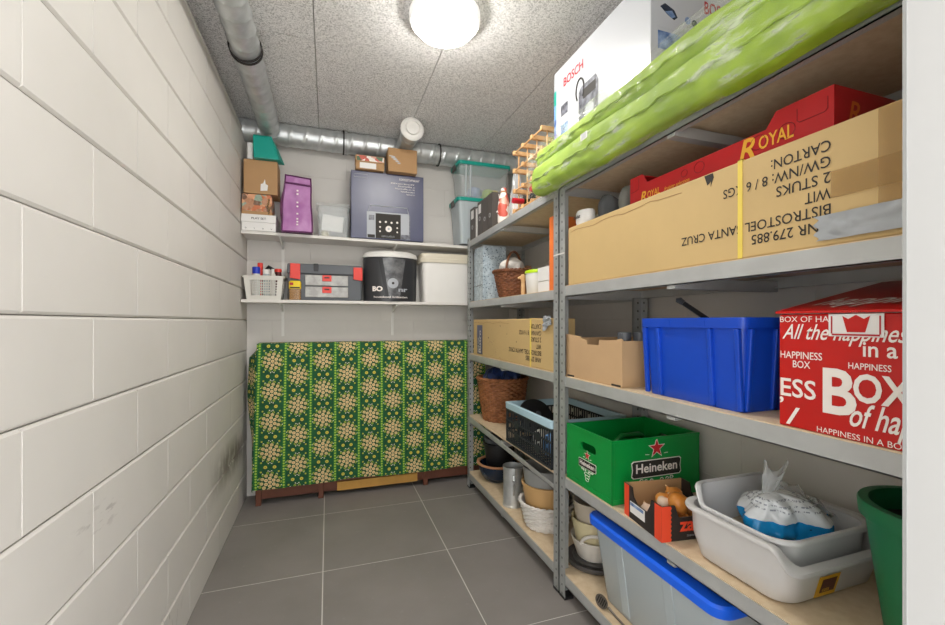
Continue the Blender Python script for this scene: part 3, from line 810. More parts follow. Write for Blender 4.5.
# ------------------------------------------------------------------ near rack, third shelf
z3 = NZ['s3']
def cardboard_tray():
    x0, x1, y0, y1 = 0.982, 1.36, 1.245, 1.615
    r = thing('cardboard_tray', 'open brown cardboard tray with a notched front, left of the blue crate', 'tray', ((x0+x1)/2, (y0+y1)/2, z3))
    t, h, L = 0.005, 0.170, y1-y0
    prof = [(0, 0), (L, 0), (L, h), (L-0.010, h+0.004), (L-0.040, h-0.002), (L-0.050, h-0.002), (L-0.095, h-0.005), (L-0.135, h-0.005), (L-0.138, h-0.026), (L-0.215, h-0.026), (L-0.218, h-0.008), (L-0.255, h-0.006), (L-0.262, h+0.004), (0, h+0.012)]
    B().prism(prof, (x0, y1, z3+.0005), (0, -1, 0), (0, 0, 1), (1, 0, 0), t).obj('front_panel', 'cardboard_light', r)
    bx(x1-t, x1, y0, y1, z3+.0005, z3+h).obj('back_panel', 'cardboard_light', r)
    for y in (y0, y1-t): bx(x0+t+.0003, x1-t-.0003, y, y+t, z3+.0005, z3+h-0.004).obj('end_panel', 'cardboard_light', r)
    bx(x0+t+.0003, x1-t-.0003, y0+t+.0003, y1-t-.0003, z3+.0005, z3+0.006).obj('bottom', 'cardboard_light', r)
    for y in (y0+0.008, y1-0.062): bx(x0-0.0006, x0-.0001, y, y+0.052, z3+0.002, z3+0.009).obj('slot', 'dark_rubber', r)
    for i, (x, y) in enumerate(((1.035, 1.300), (1.085, 1.275))):
        j = thing('storage_jar', ['short jar with a dark screw lid in the brown tray, nearer the notch', 'short jar with a dark screw lid at the near corner of the brown tray'][i], 'jar', (x, y, z3+0.0065), 'jars in the brown tray')
        B().lathe([(0, 0.0005), (0.020, 0.0005), (0.022, 0.005), (0.022, 0.150), (0.018, 0.158), (0, 0.158)], (x, y, z3+0.0065), 24).obj('glass', 'clear_plastic', j, True)
        B().lathe([(0, 0.1585), (0.0245, 0.1585), (0.0245, 0.187), (0.023, 0.190), (0, 0.190)], (x, y, z3+0.0065), 32, fn=lambda a, j_, z: 0.0006*math.sin(a*24)).obj('lid', 'charcoal', j, 30)
cardboard_tray()

def blue_crate():
    x0, x1, y0, y1, h = 0.986, 1.385, 0.785, 1.156, 0.244
    r = thing('storage_crate', 'blue plastic storage crate with ribbed sides between the brown tray and the red box', 'crate', ((x0+x1)/2, (y0+y1)/2, z3))
    cx, cy, hx, hy = (x0+x1)/2, (y0+y1)/2, (x1-x0)/2, (y1-y0)/2
    b = B()
    L = [rr(cx, cy, hx-0.020, hy-0.020, 0.018, z3+.0005), rr(cx, cy, hx-0.018, hy-0.018, 0.02, z3+0.006), rr(cx, cy, hx-0.008, hy-0.008, 0.02, z3+h-0.03), rr(cx, cy, hx-0.006, hy-0.006, 0.02, z3+h),
         rr(cx, cy, hx-0.010, hy-0.010, 0.018, z3+h), rr(cx, cy, hx-0.013, hy-0.013, 0.018, z3+h-0.03), rr(cx, cy, hx-0.024, hy-0.024, 0.018, z3+0.010)]
    b.loft(L).obj('body', 'blue_crate', r, 30)
    b = B()
    b.loft([rr(cx, cy, hx-0.0075, hy-0.0075, 0.02, z3+h-0.026), rr(cx, cy, hx+0.003, hy+0.003, 0.022, z3+h-0.026), rr(cx, cy, hx+0.004, hy+0.004, 0.022, z3+h+0.002), rr(cx, cy, hx-0.0055, hy-0.0055, 0.02, z3+h+0.002)], False, False)
    b.obj('rim', 'blue_crate', r, 30)
    def rib(px, py, ux, uy, w):
        b = B(); u = Vector((ux, uy, 0)); n = Vector((uy, -ux, 0))
        if (Vector((px, py, 0))-Vector((cx, cy, 0))).dot(n) < 0: n = -n
        P = lambda s_, d, z: Vector((px, py, 0))+u*s_*w/2+n*d+Vector((0, 0, z))
        b.hexa([P(-1, -0.022, z3+.004), P(1, -0.022, z3+.004), P(1, -0.010, z3+.004), P(-1, -0.010, z3+.004),
                P(-1, -0.011, z3+h-.027), P(1, -0.011, z3+h-.027), P(1, 0.003, z3+h-.027), P(-1, 0.003, z3+h-.027)])
        b.obj('rib', 'blue_crate', r, bevel=0.003)
    for y in (y0+0.022, y0+0.105, y1-0.075, y1-0.016): rib(x0, y, 0, 1, 0.014)
    for x in (x0+0.03, x0+0.12, x1-0.12): rib(x, y0, 1, 0, 0.014)
    for i in range(9):
        bx(x0-0.0045, x0-0.0038, y0+0.05+0.032*i, y0+0.05+0.032*i+0.002, z3+h-0.022, z3+h-0.004).obj('rim_rib', 'blue_crate', r) if i in (2, 6) else None
blue_crate()
k = thing('pry_bar', 'black steel bar leaning up out of the blue crate at its far end', 'bar', (1.25, 1.0, z3+0.02))
B().tube([(1.315, 0.890, z3+0.018), (1.20, 0.995, z3+0.190), (1.098, 1.088, z3+0.296)], 0.0075, 8).obj('shaft', 'black_plastic', k, True)
B().tube([(1.098, 1.088, z3+0.2965), (1.090, 1.096, z3+0.305), (1.082, 1.103, z3+0.306)], [0.0085, 0.0105, 0.006], 8).obj('tip', 'charcoal', k, True)

def red_box():
    x0, x1, y0, y1, z2 = 0.977, 1.36, 0.395, 0.692, z3+0.251
    r = thing('gift_box', 'red cardboard box printed with white lettering, lid half open, right of the blue crate', 'box', ((x0+x1)/2, (y0+y1)/2, z3))
    b = B(); b.box(x0, x1, y0, y1, z3+.0005, z2); b.obj('body', 'red_gloss', r, bevel=0.003)
    # lid: front flap creeping up towards the back
    b = B()
    b.hexa([Vector((x0-0.006, y0, z2+.001)), Vector((x1, y0, z2+.082)), Vector((x1, y1+0.006, z2+.082)), Vector((x0-0.004, y1+0.006, z2+.002)),
            Vector((x0-0.006, y0, z2+.006)), Vector((x1, y0, z2+.087)), Vector((x1, y1+0.006, z2+.087)), Vector((x0-0.004, y1+0.006, z2+.007))])
    b.obj('lid', 'red_gloss', r)
    T = lambda tx, y, dz, s, w=None, bold=0.0, sh=0.0: text(tx, r, (x0, y, z3+dz), size=s, m='white_ink', width=w, bold=bold, shear=sh, **MX)
    T('BOX OF HAPPINESS', 0.689, 0.234, 0.018, 0.165, 0.0)
    T('All the happiness', 0.684, 0.197, 0.047, 0.235, 0.008, 0.45)
    T('in a box', 0.531, 0.168, 0.042, 0.125, 0.014)
    T('HAPPINESS', 0.688, 0.1537, 0.0220, 0.086, 0.008)
    T('BOX', 0.661, 0.134, 0.0220, 0.036, 0.008)
    T('ESS', 0.688, 0.069, 0.056, 0.074, 0.014)
    T('HAPPINESS', 0.555, 0.142, 0.0175, 0.068, 0.008)
    T('B', 0.601, 0.049, 0.128, 0.060, 0.024)
    T('OX', 0.547, 0.080, 0.076, 0.092, 0.024)
    T('of happiness', 0.553, 0.030, 0.066, 0.20, 0.012, 0.4)
    T('HAPPINESS IN A BOX', 0.612, 0.0035, 0.0165, 0.152, 0.0)
    T('/', 0.676, 0.008, 0.052, 0.030, 0.03, 0.2)
    T(',', 0.690, 0.058, 0.05, 0.009, 0.02)
    # label stuck over the lid's edge, small picture of a crown shaped basket
    bx(x0-0.0030, x0-0.0018, 0.497, 0.589, z3+0.205, z3+0.250).obj('label', 'white_card', r)
    bx(x0-0.0036, x0-0.0031, 0.503, 0.583, z3+0.207, z3+0.2105).obj('label_print', 'red_ink', r)
    B().prism([(0.012, 0), (0.042, 0), (0.050, 0.032), (0.040, 0.026), (0.027, 0.034), (0.014, 0.026), (0.004, 0.032)], (x0-0.0031, 0.568, z3+0.214), (0, -1, 0), (0, 0, 1), (-1, 0, 0), 0.0006).obj('label_print', 'red_gloss', r)
    for y in (0.5015, 0.582): bx(x0-0.0036, x0-0.0031, y, y+0.0025, z3+0.2105, z3+0.246).obj('label_print', 'red_ink', r)
    # lettering on the lid (tilted plane)
    up = Vector((x1-x0+.006, 0, 0.081)).normalized()
    text('happiness', r, (x0+0.05, 0.655, z2+0.0195), xd=(0, -1, 0), up=up, size=0.13, m='white_ink', width=0.26, bold=0.006, shear=0.4)
red_box()

# ------------------------------------------------------------------ near rack, fourth shelf
z4 = NZ['s4']
def lettering_crate():
    x0, x1, y0, y1, h = 0.977, 1.385, 1.294, 1.598, 0.233
    z0 = z4+0.0005; t = 0.010
    r = thing('beer_crate', 'green plastic beer crate with a red star and black name plate', 'crate', ((x0+x1)/2, (y0+y1)/2, z4))
    def wall(o, u, v_len, n, hole_w=0.105, hz0=0.150, hz1=0.184):
        # wall with a stadium shaped hand hole, made of strips round the hole
        b = B(); o, u, n = Vector(o), Vector(u), Vector(n); w = v_len; c = w/2
        def plate(poly): b.prism(poly, o, u, (0, 0, 1), n, t)
        r_ = (hz1-hz0)/2; zc = (hz0+hz1)/2
        a = [(c+hole_w/2-r_+r_*math.cos(q), zc+r_*math.sin(q)) for q in [PI/2-PI*k/8 for k in range(9)]]
        l = [(c-hole_w/2+r_-r_*math.cos(q), zc+r_*math.sin(q)) for q in [PI/2-PI*k/8 for k in range(9)]]
        plate([(0, 0), (w, 0), (w, hz0), (0, hz0)]); plate([(0, hz1), (w, hz1), (w, h), (0, h)])
        for k in range(8):
            plate([a[k], (w, a[k][1]), (w, a[k+1][1]), a[k+1]]); plate([l[k], l[k+1], (0, l[k+1][1]), (0, l[k][1])])
        return b
    wall((x0, y1, z0), (0, -1, 0), y1-y0, (1, 0, 0)).obj('long_side', 'green_crate', r)
    wall((x1, y1, z0), (0, -1, 0), y1-y0, (-1, 0, 0)).obj('long_side', 'green_crate', r)
    W = x1-x0-2*t-.001
    bx(x0+t+.0005, x1-t-.0005, y0, y0+t, z0, z0+h).obj('end_panel', 'green_crate', r)
    bx(x0+t+.0005, x1-t-.0005, y1-t, y1, z0, z0+h).obj('end_panel', 'green_crate', r)
    bx(x0+t+.0005, x1-t-.0005, y0+t+.0005, y1-t-.0005, z0, z0+0.012).obj('bottom', 'green_crate_dark', r)
    b = B()
    for zz, hh in ((z0+h-0.007, 0.009), (z0+0.001, 0.018)):
        b.box(x0-0.003, x0-0.0002, y0-0.003, y1+0.0, zz, zz+hh); b.box(x0-0.003, x1, y0-0.003, y0-0.0002, zz, zz+hh)
    b.box(x0-0.003, x0+0.008, y0-0.003, y0-.0002, z0+.019, z0+h-.0072); b.box(x0-0.003, x0-.0002, y0-0.003, y0+0.008, z0+.019, z0+h-.0072)
    b.box(x0-0.003, x0-.0002, y1-0.008, y1, z0+.019, z0+h-.0072)
    b.obj('edge_rim', 'green_crate', r, bevel=0.001)
    # inner dividers with rounded hand-hold walls
    b = B()
    for q in range(1, 6): x = x0+(x1-x0)*q/6; b.box(x-0.002, x+0.002, y0+t+.001, y1-t-.001, z0+0.0125, z0+(0.105 if q != 3 else 0.13))
    for q in range(1, 4): y = y0+(y1-y0)*q/4; b.box(x0+t+.001, x1-t-.001, y-0.002, y+0.002, z0+0.0125, z0+0.10)
    b.obj('divider', 'green_crate_dark', r)
    yy = (y0+y1)/2
    B().tube([(x0+0.13, yy, z0+0.13), (x0+0.135, yy, z0+0.185), (x0+0.16, yy, z0+0.203), (x1-0.16, yy, z0+0.203), (x1-0.135, yy, z0+0.185), (x1-0.13, yy, z0+0.13)], 0.010, 10).obj('grip', 'green_crate_dark', r, True)
    # badges: star, plate, name, scroll work
    def badge(o, u, n, s, fl):
        o, u, n = Vector(o), Vector(u), Vector(n)
        star = []
        for k in range(10):
            q = 0.030 if k % 2 == 0 else 0.0118
            star.append((q*s*math.cos(PI/2+k*PI/5), q*s*math.sin(PI/2+k*PI/5)))
        up = Vector((0, 0, 1))
        star2 = [(x*1.18, y*1.18) for x, y in star]
        B().prism(star2, o+up*0.064*s+n*0.0002, u, up, n, 0.0005).obj('star_outline', 'white_ink', r)
        B().prism(star, o+up*0.064*s+n*0.0008, u, up, n, 0.0005).obj('star', 'star_red', r)
        def plate(w, h_, d, m, nm):
            pts = [(-w, -h_*.75), (-w*.93, -h_), (w*.93, -h_), (w, -h_*.75), (w*.965, 0), (w, h_*.8), (w*.93, h_), (-w*.93, h_), (-w, h_*.8), (-w*.965, 0)]
            B().prism([(a*s, c*s) for a, c in pts], o+n*d, u, up, n, 0.0005).obj(nm, m, r)
        plate(0.1005, 0.0285, 0.0002, 'white_ink', 'plate_outline'); plate(0.0975, 0.0255, 0.0008, 'black_ink', 'name_plate')
        text('Heineken', r, o-up*0.0105*s, xd=u, up=up, size=0.041*s, m='white_ink', width=0.166*s, bold=0.022, align='CENTER', lift=0.0020)
        for sg in (-1, 1):
            for q, (a, c_) in enumerate(((0.020, -0.041), (0.042, -0.041), (0.060, -0.038))):
                rr_ = 0.0075*s
                B().tube([o+u*sg*(a*s+rr_*math.cos(k*.45)*(1-k/26))+up*(c_*s+rr_*math.sin(k*.45)*(1-k/26))+n*0.0004 for k in range(16)], 0.0011*s+.0002, 5).obj('scroll', 'white_ink', r)
            B().tube([o+u*sg*s*0.03+up*0.045*s+n*.0004, o+u*sg*s*0.045+up*0.046*s+n*.0004], 0.001, 5).obj('scroll', 'white_ink', r)
    badge((x0+0.200, y0-0.0002, z0+0.118), (1, 0, 0), (0, -1, 0), 1.16, 0)
    badge((x0-0.0002, (y0+y1)/2+0.004, z0+0.098), (0, -1, 0), (-1, 0, 0), 0.60, 1)
    for k in range(3):
        B().tube([Vector((x0-0.0006, (y0+y1)/2+0.004+0.020*math.cos(q*.5)*(1-k*.22), z0+0.062-0.011*k+0.006*math.sin(q*.5))) for q in range(14)], 0.0008, 5).obj('scroll', 'white_ink', r)
lettering_crate()

def onion_box():
    r = thing('onion_box', 'black and orange open cardboard box of onions in front of the green beer crate', 'box', (1.05, 1.13, z4))
    ang = math.atan2(0.026, 0.205)
    # local frame: origin at the near front corner, u runs away along the aisle side, v runs into the rack
    o = Vector((0.956, 1.030, z4+.0005)); u = Vector((math.sin(ang), math.cos(ang), 0)); v = Vector((math.cos(ang), -math.sin(ang), 0))
    L, W, h, t = 0.203, 0.225, 0.108, 0.004; up = Vector((0, 0, 1))
    # aisle side with a deep dip in the middle
    side = [(0, 0), (L, 0), (L, h), (L-0.045, h), (L-0.052, h-0.030), (L-0.075, h-0.048), (0.075, h-0.048), (0.058, h-0.020), (0.052, h), (0, h)]
    B().prism(side, o, u, up, v, t).obj('side_panel', 'onion_black', r)
    B().prism(side, o+v*(W-t), u, up, v, t).obj('side_panel', 'onion_black', r)
    end = [(t, 0), (W-t, 0), (W-t, h), (W-0.05, h), (W-0.06, h-0.038), (0.06, h-0.038), (0.045, h), (t, h)]
    B().prism(end, o, v, up, u, t).obj('end_panel', 'onion_black', r)
    B().prism([(t, 0), (W-t, 0), (W-t, h), (t, h)], o+u*(L-t), v, up, u, t).obj('end_panel', 'cardboard', r)
    B().prism([(t, 0), (W-t, 0), (W-t, L-2*t), (t, L-2*t)], o+u*t, v, u, up, 0.004).obj('bottom', 'cardboard', r)
    # brown inside faces
    B().prism([(t, 0.005), (W-t, 0.005), (W-t, h), (t, h)], o+u*(L-t-0.0012), v, up, u, 0.001).obj('liner', 'cardboard', r)
    # orange corner bands and white panel
    B().prism([(0.0, 0), (0.034, 0), (0.034, h), (0.0, h)], o-v*0.0008, u, up, v, 0.0006).obj('orange_band', 'onion_red', r)
    B().prism([(L-0.028, 0), (L, 0), (L, h), (L-0.028, h)], o-v*0.0008, u, up, v, 0.0006).obj('orange_band', 'onion_red', r)
    zz = [(0.0, 0)]+[(0.030+0.004*(k % 2), h*k/16) for k in range(17)]+[(0, h)]
    B().prism(zz, o-u*0.0008, v, up, u, 0.0006).obj('orange_band', 'onion_red', r)
    B().prism([(0.085, 0.022), (0.168, 0.022), (0.168, h-0.049), (0.085, h-0.049)], o-v*0.0008, u, up, v, 0.0006).obj('white_panel', 'white_card', r)
    B().prism([(0.092, h-0.062), (0.166, h-0.062), (0.166, h-0.052), (0.092, h-0.052)], o-v*0.0014, u, up, v, 0.0005).obj('blue_print', 'photo_blue', r)
    text('za', r, o-u*0.0008+v*0.060+up*0.030, xd=v, up=up, size=0.058, m='onion_red', bold=0.03)
    text('zaanse uien', r, o-u*0.0008+v*0.085+up*0.012, xd=v, up=up, size=0.012, m='grey_ink')
    # onions in a net and a few bulbs of garlic
    base = o+up*0.005
    def bulb(p, s, m, label, nm, cat, grp, tilt):
        p = Vector(p)
        q = thing(nm, label, cat, (p.x, p.y, p.z), grp)
        M4 = Matrix.Rotation(tilt, 4, 'X') @ Matrix.Rotation(tilt*0.7, 4, 'Y')
        prof = [(0.0, -0.9), (0.35, -0.88), (0.75, -0.62), (0.98, -0.15), (0.98, 0.15), (0.8, 0.55), (0.45, 0.82), (0.2, 0.98), (0.12, 1.18), (0.0, 1.2)]
        B().lathe([(a*s, b_*s*0.92) for a, b_ in prof], (p.x, p.y, p.z+s*0.83), 24, fn=lambda a, j, z: 0.0006*math.sin(a*11), mtx=M4).obj('bulb', m, q, True)
        B().tube([M4 @ Vector((0, 0, s*1.05))+Vector((p.x, p.y, p.z+s*0.83)), M4 @ Vector((0.003, 0.001, s*1.30))+Vector((p.x, p.y, p.z+s*0.83))], [s*0.11, s*0.05], 8).obj('stem', 'wood_light', q, True)
        return q
    spots = [(0.055, 0.135), (0.055, 0.185), (0.105, 0.150), (0.110, 0.195), (0.155, 0.170), (0.155, 0.110)]
    names = ['brown onion nearest the near end of the box, towards the aisle', 'brown onion in the near corner by the white tub', 'brown onion in the middle of the box', 'brown onion behind the middle one, by the back side of the box', 'brown onion at the far end of the box, towards the back', 'brown onion at the far end of the box, towards the aisle']
    for (a, c_), nm in zip(spots, names):
        bulb(base+u*a+v*c_, 0.0235, 'onion_skin', nm, 'onion', 'onion', 'onions in the box', random.uniform(-.5, .5))
    bulb(base+u*0.082+v*0.120+up*0.041, 0.036, 'onion_skin', 'big brown onion lying on top of the others in the box', 'onion', 'onion', 'onions in the box', 0.9)
    bulb(base+u*0.145+v*0.150+up*0.041, 0.032, 'onion_skin', 'brown onion on top, behind the biggest one', 'onion', 'onion', 'onions in the box', -0.6)
    bulb(base+u*0.068+v*0.186+up*0.041, 0.029, 'onion_skin', 'brown onion on top, beside the white tub', 'onion', 'onion', 'onions in the box', 0.5)
    bulb(base+u*0.128+v*0.098+up*0.0405, 0.027, 'onion_skin', 'brown onion on top, between the garlic and the far orange corner', 'onion', 'onion', 'onions in the box', 0.4)
    bulb(base+u*0.105+v*0.060, 0.028, 'garlic', 'pale garlic bulb leaning on the dipped side of the onion box', 'garlic', 'garlic', 'garlic in the onion box', 0.35)
    bulb(base+u*0.155+v*0.055, 0.025, 'garlic', 'pale garlic bulb behind the first, by the far orange corner', 'garlic', 'garlic', 'garlic in the onion box', -0.3)
    bulb(base+u*0.110+v*0.085+up*0.045, 0.022, 'garlic', 'pale garlic bulb on top of the others, beside the big onion', 'garlic', 'garlic', 'garlic in the onion box', 0.7)
onion_box()

def tub(name, label, cx, cy, hx, hy, z0, h, m, dip, taper, rimw, dipy, sticker=False, mtx=None):
    r = thing(name, label, 'tub', (cx, cy, z0), None)
    def zf(x, y):
        if dip < 0:
            t = (y-(cy+hy-0.060))/0.038; t = max(0, min(1, t)); return -dip*t*t*(3-2*t)
        t = (dipy-y)/0.042
        t = max(0, min(1, t)); t = t*t*(3-2*t)
        return -dip*t
    n = 8; rc = 0.06
    zt = z0+h
    def loop(off, z, f): return rr(cx, cy, hx-off, hy-off, rc-min(off, 0.03)*0.5, z, n, (lambda x, y: zf(x, y)*f) if f else None)
    # refine long edges so that the dip is smooth
    def dens(l):
        out = []
        for i, p in enumerate(l):
            q = l[(i+1) % len(l)]; d = (q-p).length; k = max(1, int(d/0.012)) if d > 0.05 else 1
            out += [p.lerp(q, j/k) for j in range(k)]
        return out
    def L(off, z, f):
        n1 = dens(rr(cx, cy, hx-off, hy-off, rc-min(off, 0.03)*0.4, 0, n))
        return [Vector((p.x, p.y, z+zf(p.x, p.y)*f)) for p in n1]
    base = dens(rr(cx, cy, hx, hy, rc, 0, n))
    def S(off, z, f):
        out = []
        for p in base:
            sx, sy = (hx-off)/hx, (hy-off)/hy
            x, y = cx+(p.x-cx)*sx, cy+(p.y-cy)*sy
            out.append(Vector((x, y, z+zf(x, y)*f)))
        return out
    t = 0.004
    loops = [S(taper+0.012, z0+.0005, 0), S(taper, z0+0.010, 0), S(taper*0.55, z0+h*0.45, 0), S(rimw, zt-0.010, 1), S(rimw-.002, zt-0.004, 1)]
    inner = [S(rimw+t, zt-0.004, 1), S(rimw+t, zt-0.012, 1), S(taper*0.55+t, z0+h*0.45, 0), S(taper+t, z0+0.014, 0), S(taper+0.014, z0+0.006, 0)]
    B().loft(loops+inner).obj('basin', m, r, 45)
    B().loft([S(rimw-.001, zt-0.012, 1), S(0.002, zt-0.013, 1), S(0, zt-0.008, 1), S(0.002, zt-0.001, 1), S(0.007, zt+0.001, 1), S(rimw+t-.001, zt-0.002, 1)], False, False).obj('rim', m, r, True)
    return r
to = tub('litter_tray', 'lower greyish litter tray with a low near end and a yellow sticker', 1.168, 0.826, 0.200, 0.163, z4, 0.150, 'tub_grey', 0.052, 0.032, 0.014, 0.712)
ul = Vector((0, -0.25, 0.968)).normalized()
B().prism([(0, 0), (0.072, 0), (0.072, 0.058), (0, 0.058)], (1.092, 0.6926, z4+0.013), (1, 0, 0), ul, (0, -1, 0), 0.0012).obj('sticker', 'label_yellow', to)
B().prism([(0.012, 0.012), (0.062, 0.012), (0.062, 0.050), (0.012, 0.050)], (1.092, 0.6910, z4+0.013), (1, 0, 0), ul, (0, -1, 0), 0.0006).obj('sticker_print', 'label_dark', to)
text('cats', to, (1.107, 0.6855, z4+0.030), xd=(1, 0, 0), up=ul, size=0.016, m='label_yellow', bold=0.02)
ti = tub('litter_tray', 'paler upper litter tray nested in the greyish one, holding the blue and white bag', 1.171, 0.836, 0.174, 0.145, z4+0.022, 0.130, 'tub_white', -0.045, 0.026, 0.010, 5.0)
b = B(); b.lathe([(0, 0), (0.09, 0.0), (0.118, 0.010), (0.112, 0.046), (0.08, 0.052), (0, 0.052)], (1.172, 0.838, z4+0.0395), 24)
lo_ = b.obj('litter', 'litter'); tag(lo_, 'layer of grey brown litter on the bottom of the upper tray', 'litter'); lo_['kind'] = 'stuff'
def bag():
    c = Vector((1.170, 0.815, z4+0.092))
    r = thing('litter_bag', 'crumpled blue and white plastic bag lying in the upper litter tray', 'bag', c)
    def fn(a, t):
        th = 2*PI*a; ph = PI*t
        s_ = math.sin(ph)**0.6; x = 0.125*s_*math.cos(th); y = 0.088*s_*math.sin(th); z = 0.062*(1-math.cos(ph))
        w = 0.042*noise.noise(Vector((x*13+2, y*13, z*10)))+0.018*noise.noise(Vector((x*34, y*34, z*28)))
        k = max(0, (t-0.5)/0.5)
        p = Vector((x*(1-0.62*k)+w*math.cos(th)*s_-0.045*k, y*(1-0.55*k)+w*math.sin(th)*s_, z))
        p.z = max(p.z, 0.0005+0.002*s_)
        return c+p
    B().grid(fn, 72, 44).obj('body', 'bag_print', r, 70)
    def neck(a, t):
        th = 2*PI*a; q = 0.024+0.016*t+0.010*noise.noise(Vector((math.cos(th)*2, math.sin(th)*2, t*3)))
        return c+Vector((-0.045+0.030*t+q*0.9*math.cos(th), 0.01+q*0.45*math.sin(th), 0.112+0.072*t+0.020*math.cos(th*2+1)*t))
    B().grid(neck, 40, 10).obj('torn_top', 'bag_clear', r, 70)
    def sheet(a, t):
        return c+Vector((0.035+0.105*a, -0.05+0.12*t, 0.112-0.075*a+0.022*noise.noise(Vector((a*4, t*5, 2)))+0.02*math.sin(t*PI)))
    B().grid(sheet, 20, 20).obj('loose_film', 'bag_clear', r, 70)
bag()
def big_pot():
    cx, cy = 1.190, 0.500
    r = thing('plant_pot', 'large dark green plastic plant pot at the near end by the door frame', 'pot', (cx, cy, z4))
    Rt, Rb, h = 0.138, 0.094, 0.284
    B().lathe([(0, .0005), (Rb, .0005), (Rb+.002, 0.006), (Rt-0.010, h-0.03), (Rt-0.010, h-0.002), (Rt-0.016, h-0.002), (Rb-0.004, 0.010), (0, 0.010)], (cx, cy, z4), 48).obj('body', 'pot_green', r, 30)
    B().lathe([(Rt-0.0095, h-0.030), (Rt, h-0.030), (Rt+0.002, h-0.002), (Rt, h+0.002), (Rt-0.017, h+0.002), (Rt-0.0175, h-0.004)], (cx, cy, z4), 48)
    b = B(); loops = []
    for q, z in ((Rt-0.0095, h-0.030), (Rt, h-0.030), (Rt+0.002, h-0.002), (Rt, h+0.002), (Rt-0.017, h+0.002), (Rt-0.018, h-0.004)):
        loops.append([Vector((cx+q*math.cos(2*PI*k/48), cy+q*math.sin(2*PI*k/48), z4+z)) for k in range(48)])
    b.loft(loops, False, False).obj('rim', 'pot_green', r, 40)
    B().lathe([(0, 0.0105), (Rb-0.008, 0.0105), (Rt-0.018, h-0.045), (0, h-0.04)], (cx, cy, z4), 32).obj('soil', 'pot_inside', r)
big_pot()

# ------------------------------------------------------------------ near rack, bottom shelf
z5 = NZ['s5']
def lidded_bin():
    x0, x1, y0, y1, h = 0.982, 1.395, 0.848, 1.440, 0.322
    r = thing('storage_bin', 'large see-through plastic storage bin with a bright blue lid on the bottom shelf', 'storage bin', ((x0+x1)/2, (y0+y1)/2, z5))
    cx, cy, hx, hy = (x0+x1)/2, (y0+y1)/2, (x1-x0)/2, (y1-y0)/2
    t = 0.004
    L = [rr(cx, cy, hx-0.055, hy-0.03, 0.03, z5+.0005), rr(cx, cy, hx-0.050, hy-0.025, 0.03, z5+0.008), rr(cx, cy, hx-0.004, hy-0.004, 0.035, z5+h),
         rr(cx, cy, hx-0.008, hy-0.008, 0.033, z5+h), rr(cx, cy, hx-0.054, hy-0.029, 0.028, z5+0.012)]
    B().loft(L).obj('body', 'bin_plastic', r, 30)
    lid = [rr(cx, cy, hx-0.002, hy-0.002, 0.035, z5+h-0.018), rr(cx, cy, hx+0.012, hy+0.012, 0.045, z5+h-0.020), rr(cx, cy, hx+0.014, hy+0.014, 0.046, z5+h+0.006), rr(cx, cy, hx+0.008, hy+0.008, 0.042, z5+h+0.014), rr(cx, cy, hx-0.02, hy-0.02, 0.035, z5+h+0.016)]
    B().loft(lid, False, True).obj('lid', 'blue_lid', r, 40)
    def sx(z): return x0+0.050-0.046*z/h
    for y, w in ((y1-0.16, 0.02), (y0+0.2, 0.02)):
        B().hexa([Vector((sx(0.02)-.003, y-w, z5+.02)), Vector((sx(0.02)+.004, y-w, z5+.02)), Vector((sx(0.02)+.004, y+w, z5+.02)), Vector((sx(0.02)-.003, y+w, z5+.02)),
                Vector((sx(h-.02)-.003, y-w, z5+h-.022)), Vector((sx(h-.02)+.004, y-w, z5+h-.022)), Vector((sx(h-.02)+.004, y+w, z5+h-.022)), Vector((sx(h-.02)-.003, y+w, z5+h-.022))]).obj('rib', 'bin_plastic', r, bevel=0.003)
    # folded white things seen faintly through the wall
    q = carton('folded_cloth', 'pale folded cloth seen dimly through the wall of the blue lidded bin', 'cloth', x0+0.075, x1-0.075, y0+0.06, y1-0.06, z5+0.0145, z5+0.20, 'cloth_white', 0.03)
lidded_bin()
sp = thing('kitchen_skimmer', 'dark slotted kitchen spoon lying on the bottom shelf against the big bin', 'spoon', (0.995, 1.33, z5))
Ms = Matrix.Translation((0.995, 1.375, z5+0.018)) @ Matrix.Rotation(-1.02, 4, 'Y')
b = B(); b.lathe([(0, 0), (0.018, 0.0012), (0.027, 0.004), (0.0285, 0.0065), (0.027, 0.0070), (0.018, 0.0042), (0, 0.003)], seg=28, sx=0.75, sy=1.25)
b.move(Ms).obj('bowl', 'spoon_steel', sp, True)
b = B()
for k in range(5): b.box(-0.012, 0.012, -0.024+0.011*k, -0.020+0.011*k, 0.0045, 0.0060)
b.move(Ms).obj('slot', 'dark_rubber', sp)
B().tube([(0.997, 1.343, z5+0.016), (1.000, 1.30, z5+0.007), (0.998, 1.20, z5+0.0055), (0.994, 1.08, z5+0.0055)], [0.0045, 0.004, 0.005, 0.005], 8).obj('handle', 'spoon_steel', sp, True)

def pot_profile(Rb, Rt, h, t=0.004, rim=0.0, rimh=0.0):
    p = [(0, .0005), (Rb-.004, .0005), (Rb, 0.005)]
    if rim: p += [(Rt, h-rimh), (Rt+rim, h-rimh), (Rt+rim+.001, h-0.002), (Rt+rim-.002, h)]
    else: p += [(Rt, h-.002), (Rt-.001, h)]
    return p+[(Rt-t, h), (Rt-t-.001, h-0.004), (Rb-t, t+.004), (0, t+.004)]
PBX, PBY = 1.150, 1.650
pl = thing('round_base', 'dark grey round base plate under the pile of pale bowls', 'base', (PBX, PBY, z5))
B().lathe([(0, .0005), (0.112, .0005), (0.126, 0.008), (0.128, 0.022), (0.124, 0.026), (0.106, 0.018), (0, 0.016)], (PBX, PBY, z5), 48).obj('plate', 'plate_dark', pl, 40)
B().lathe([(0, 0.0165), (0.095, 0.0165), (0.098, 0.026), (0.094, 0.030), (0, 0.030)], (PBX, PBY, z5), 48).obj('raised_ring', 'plate_dark', pl, 40)
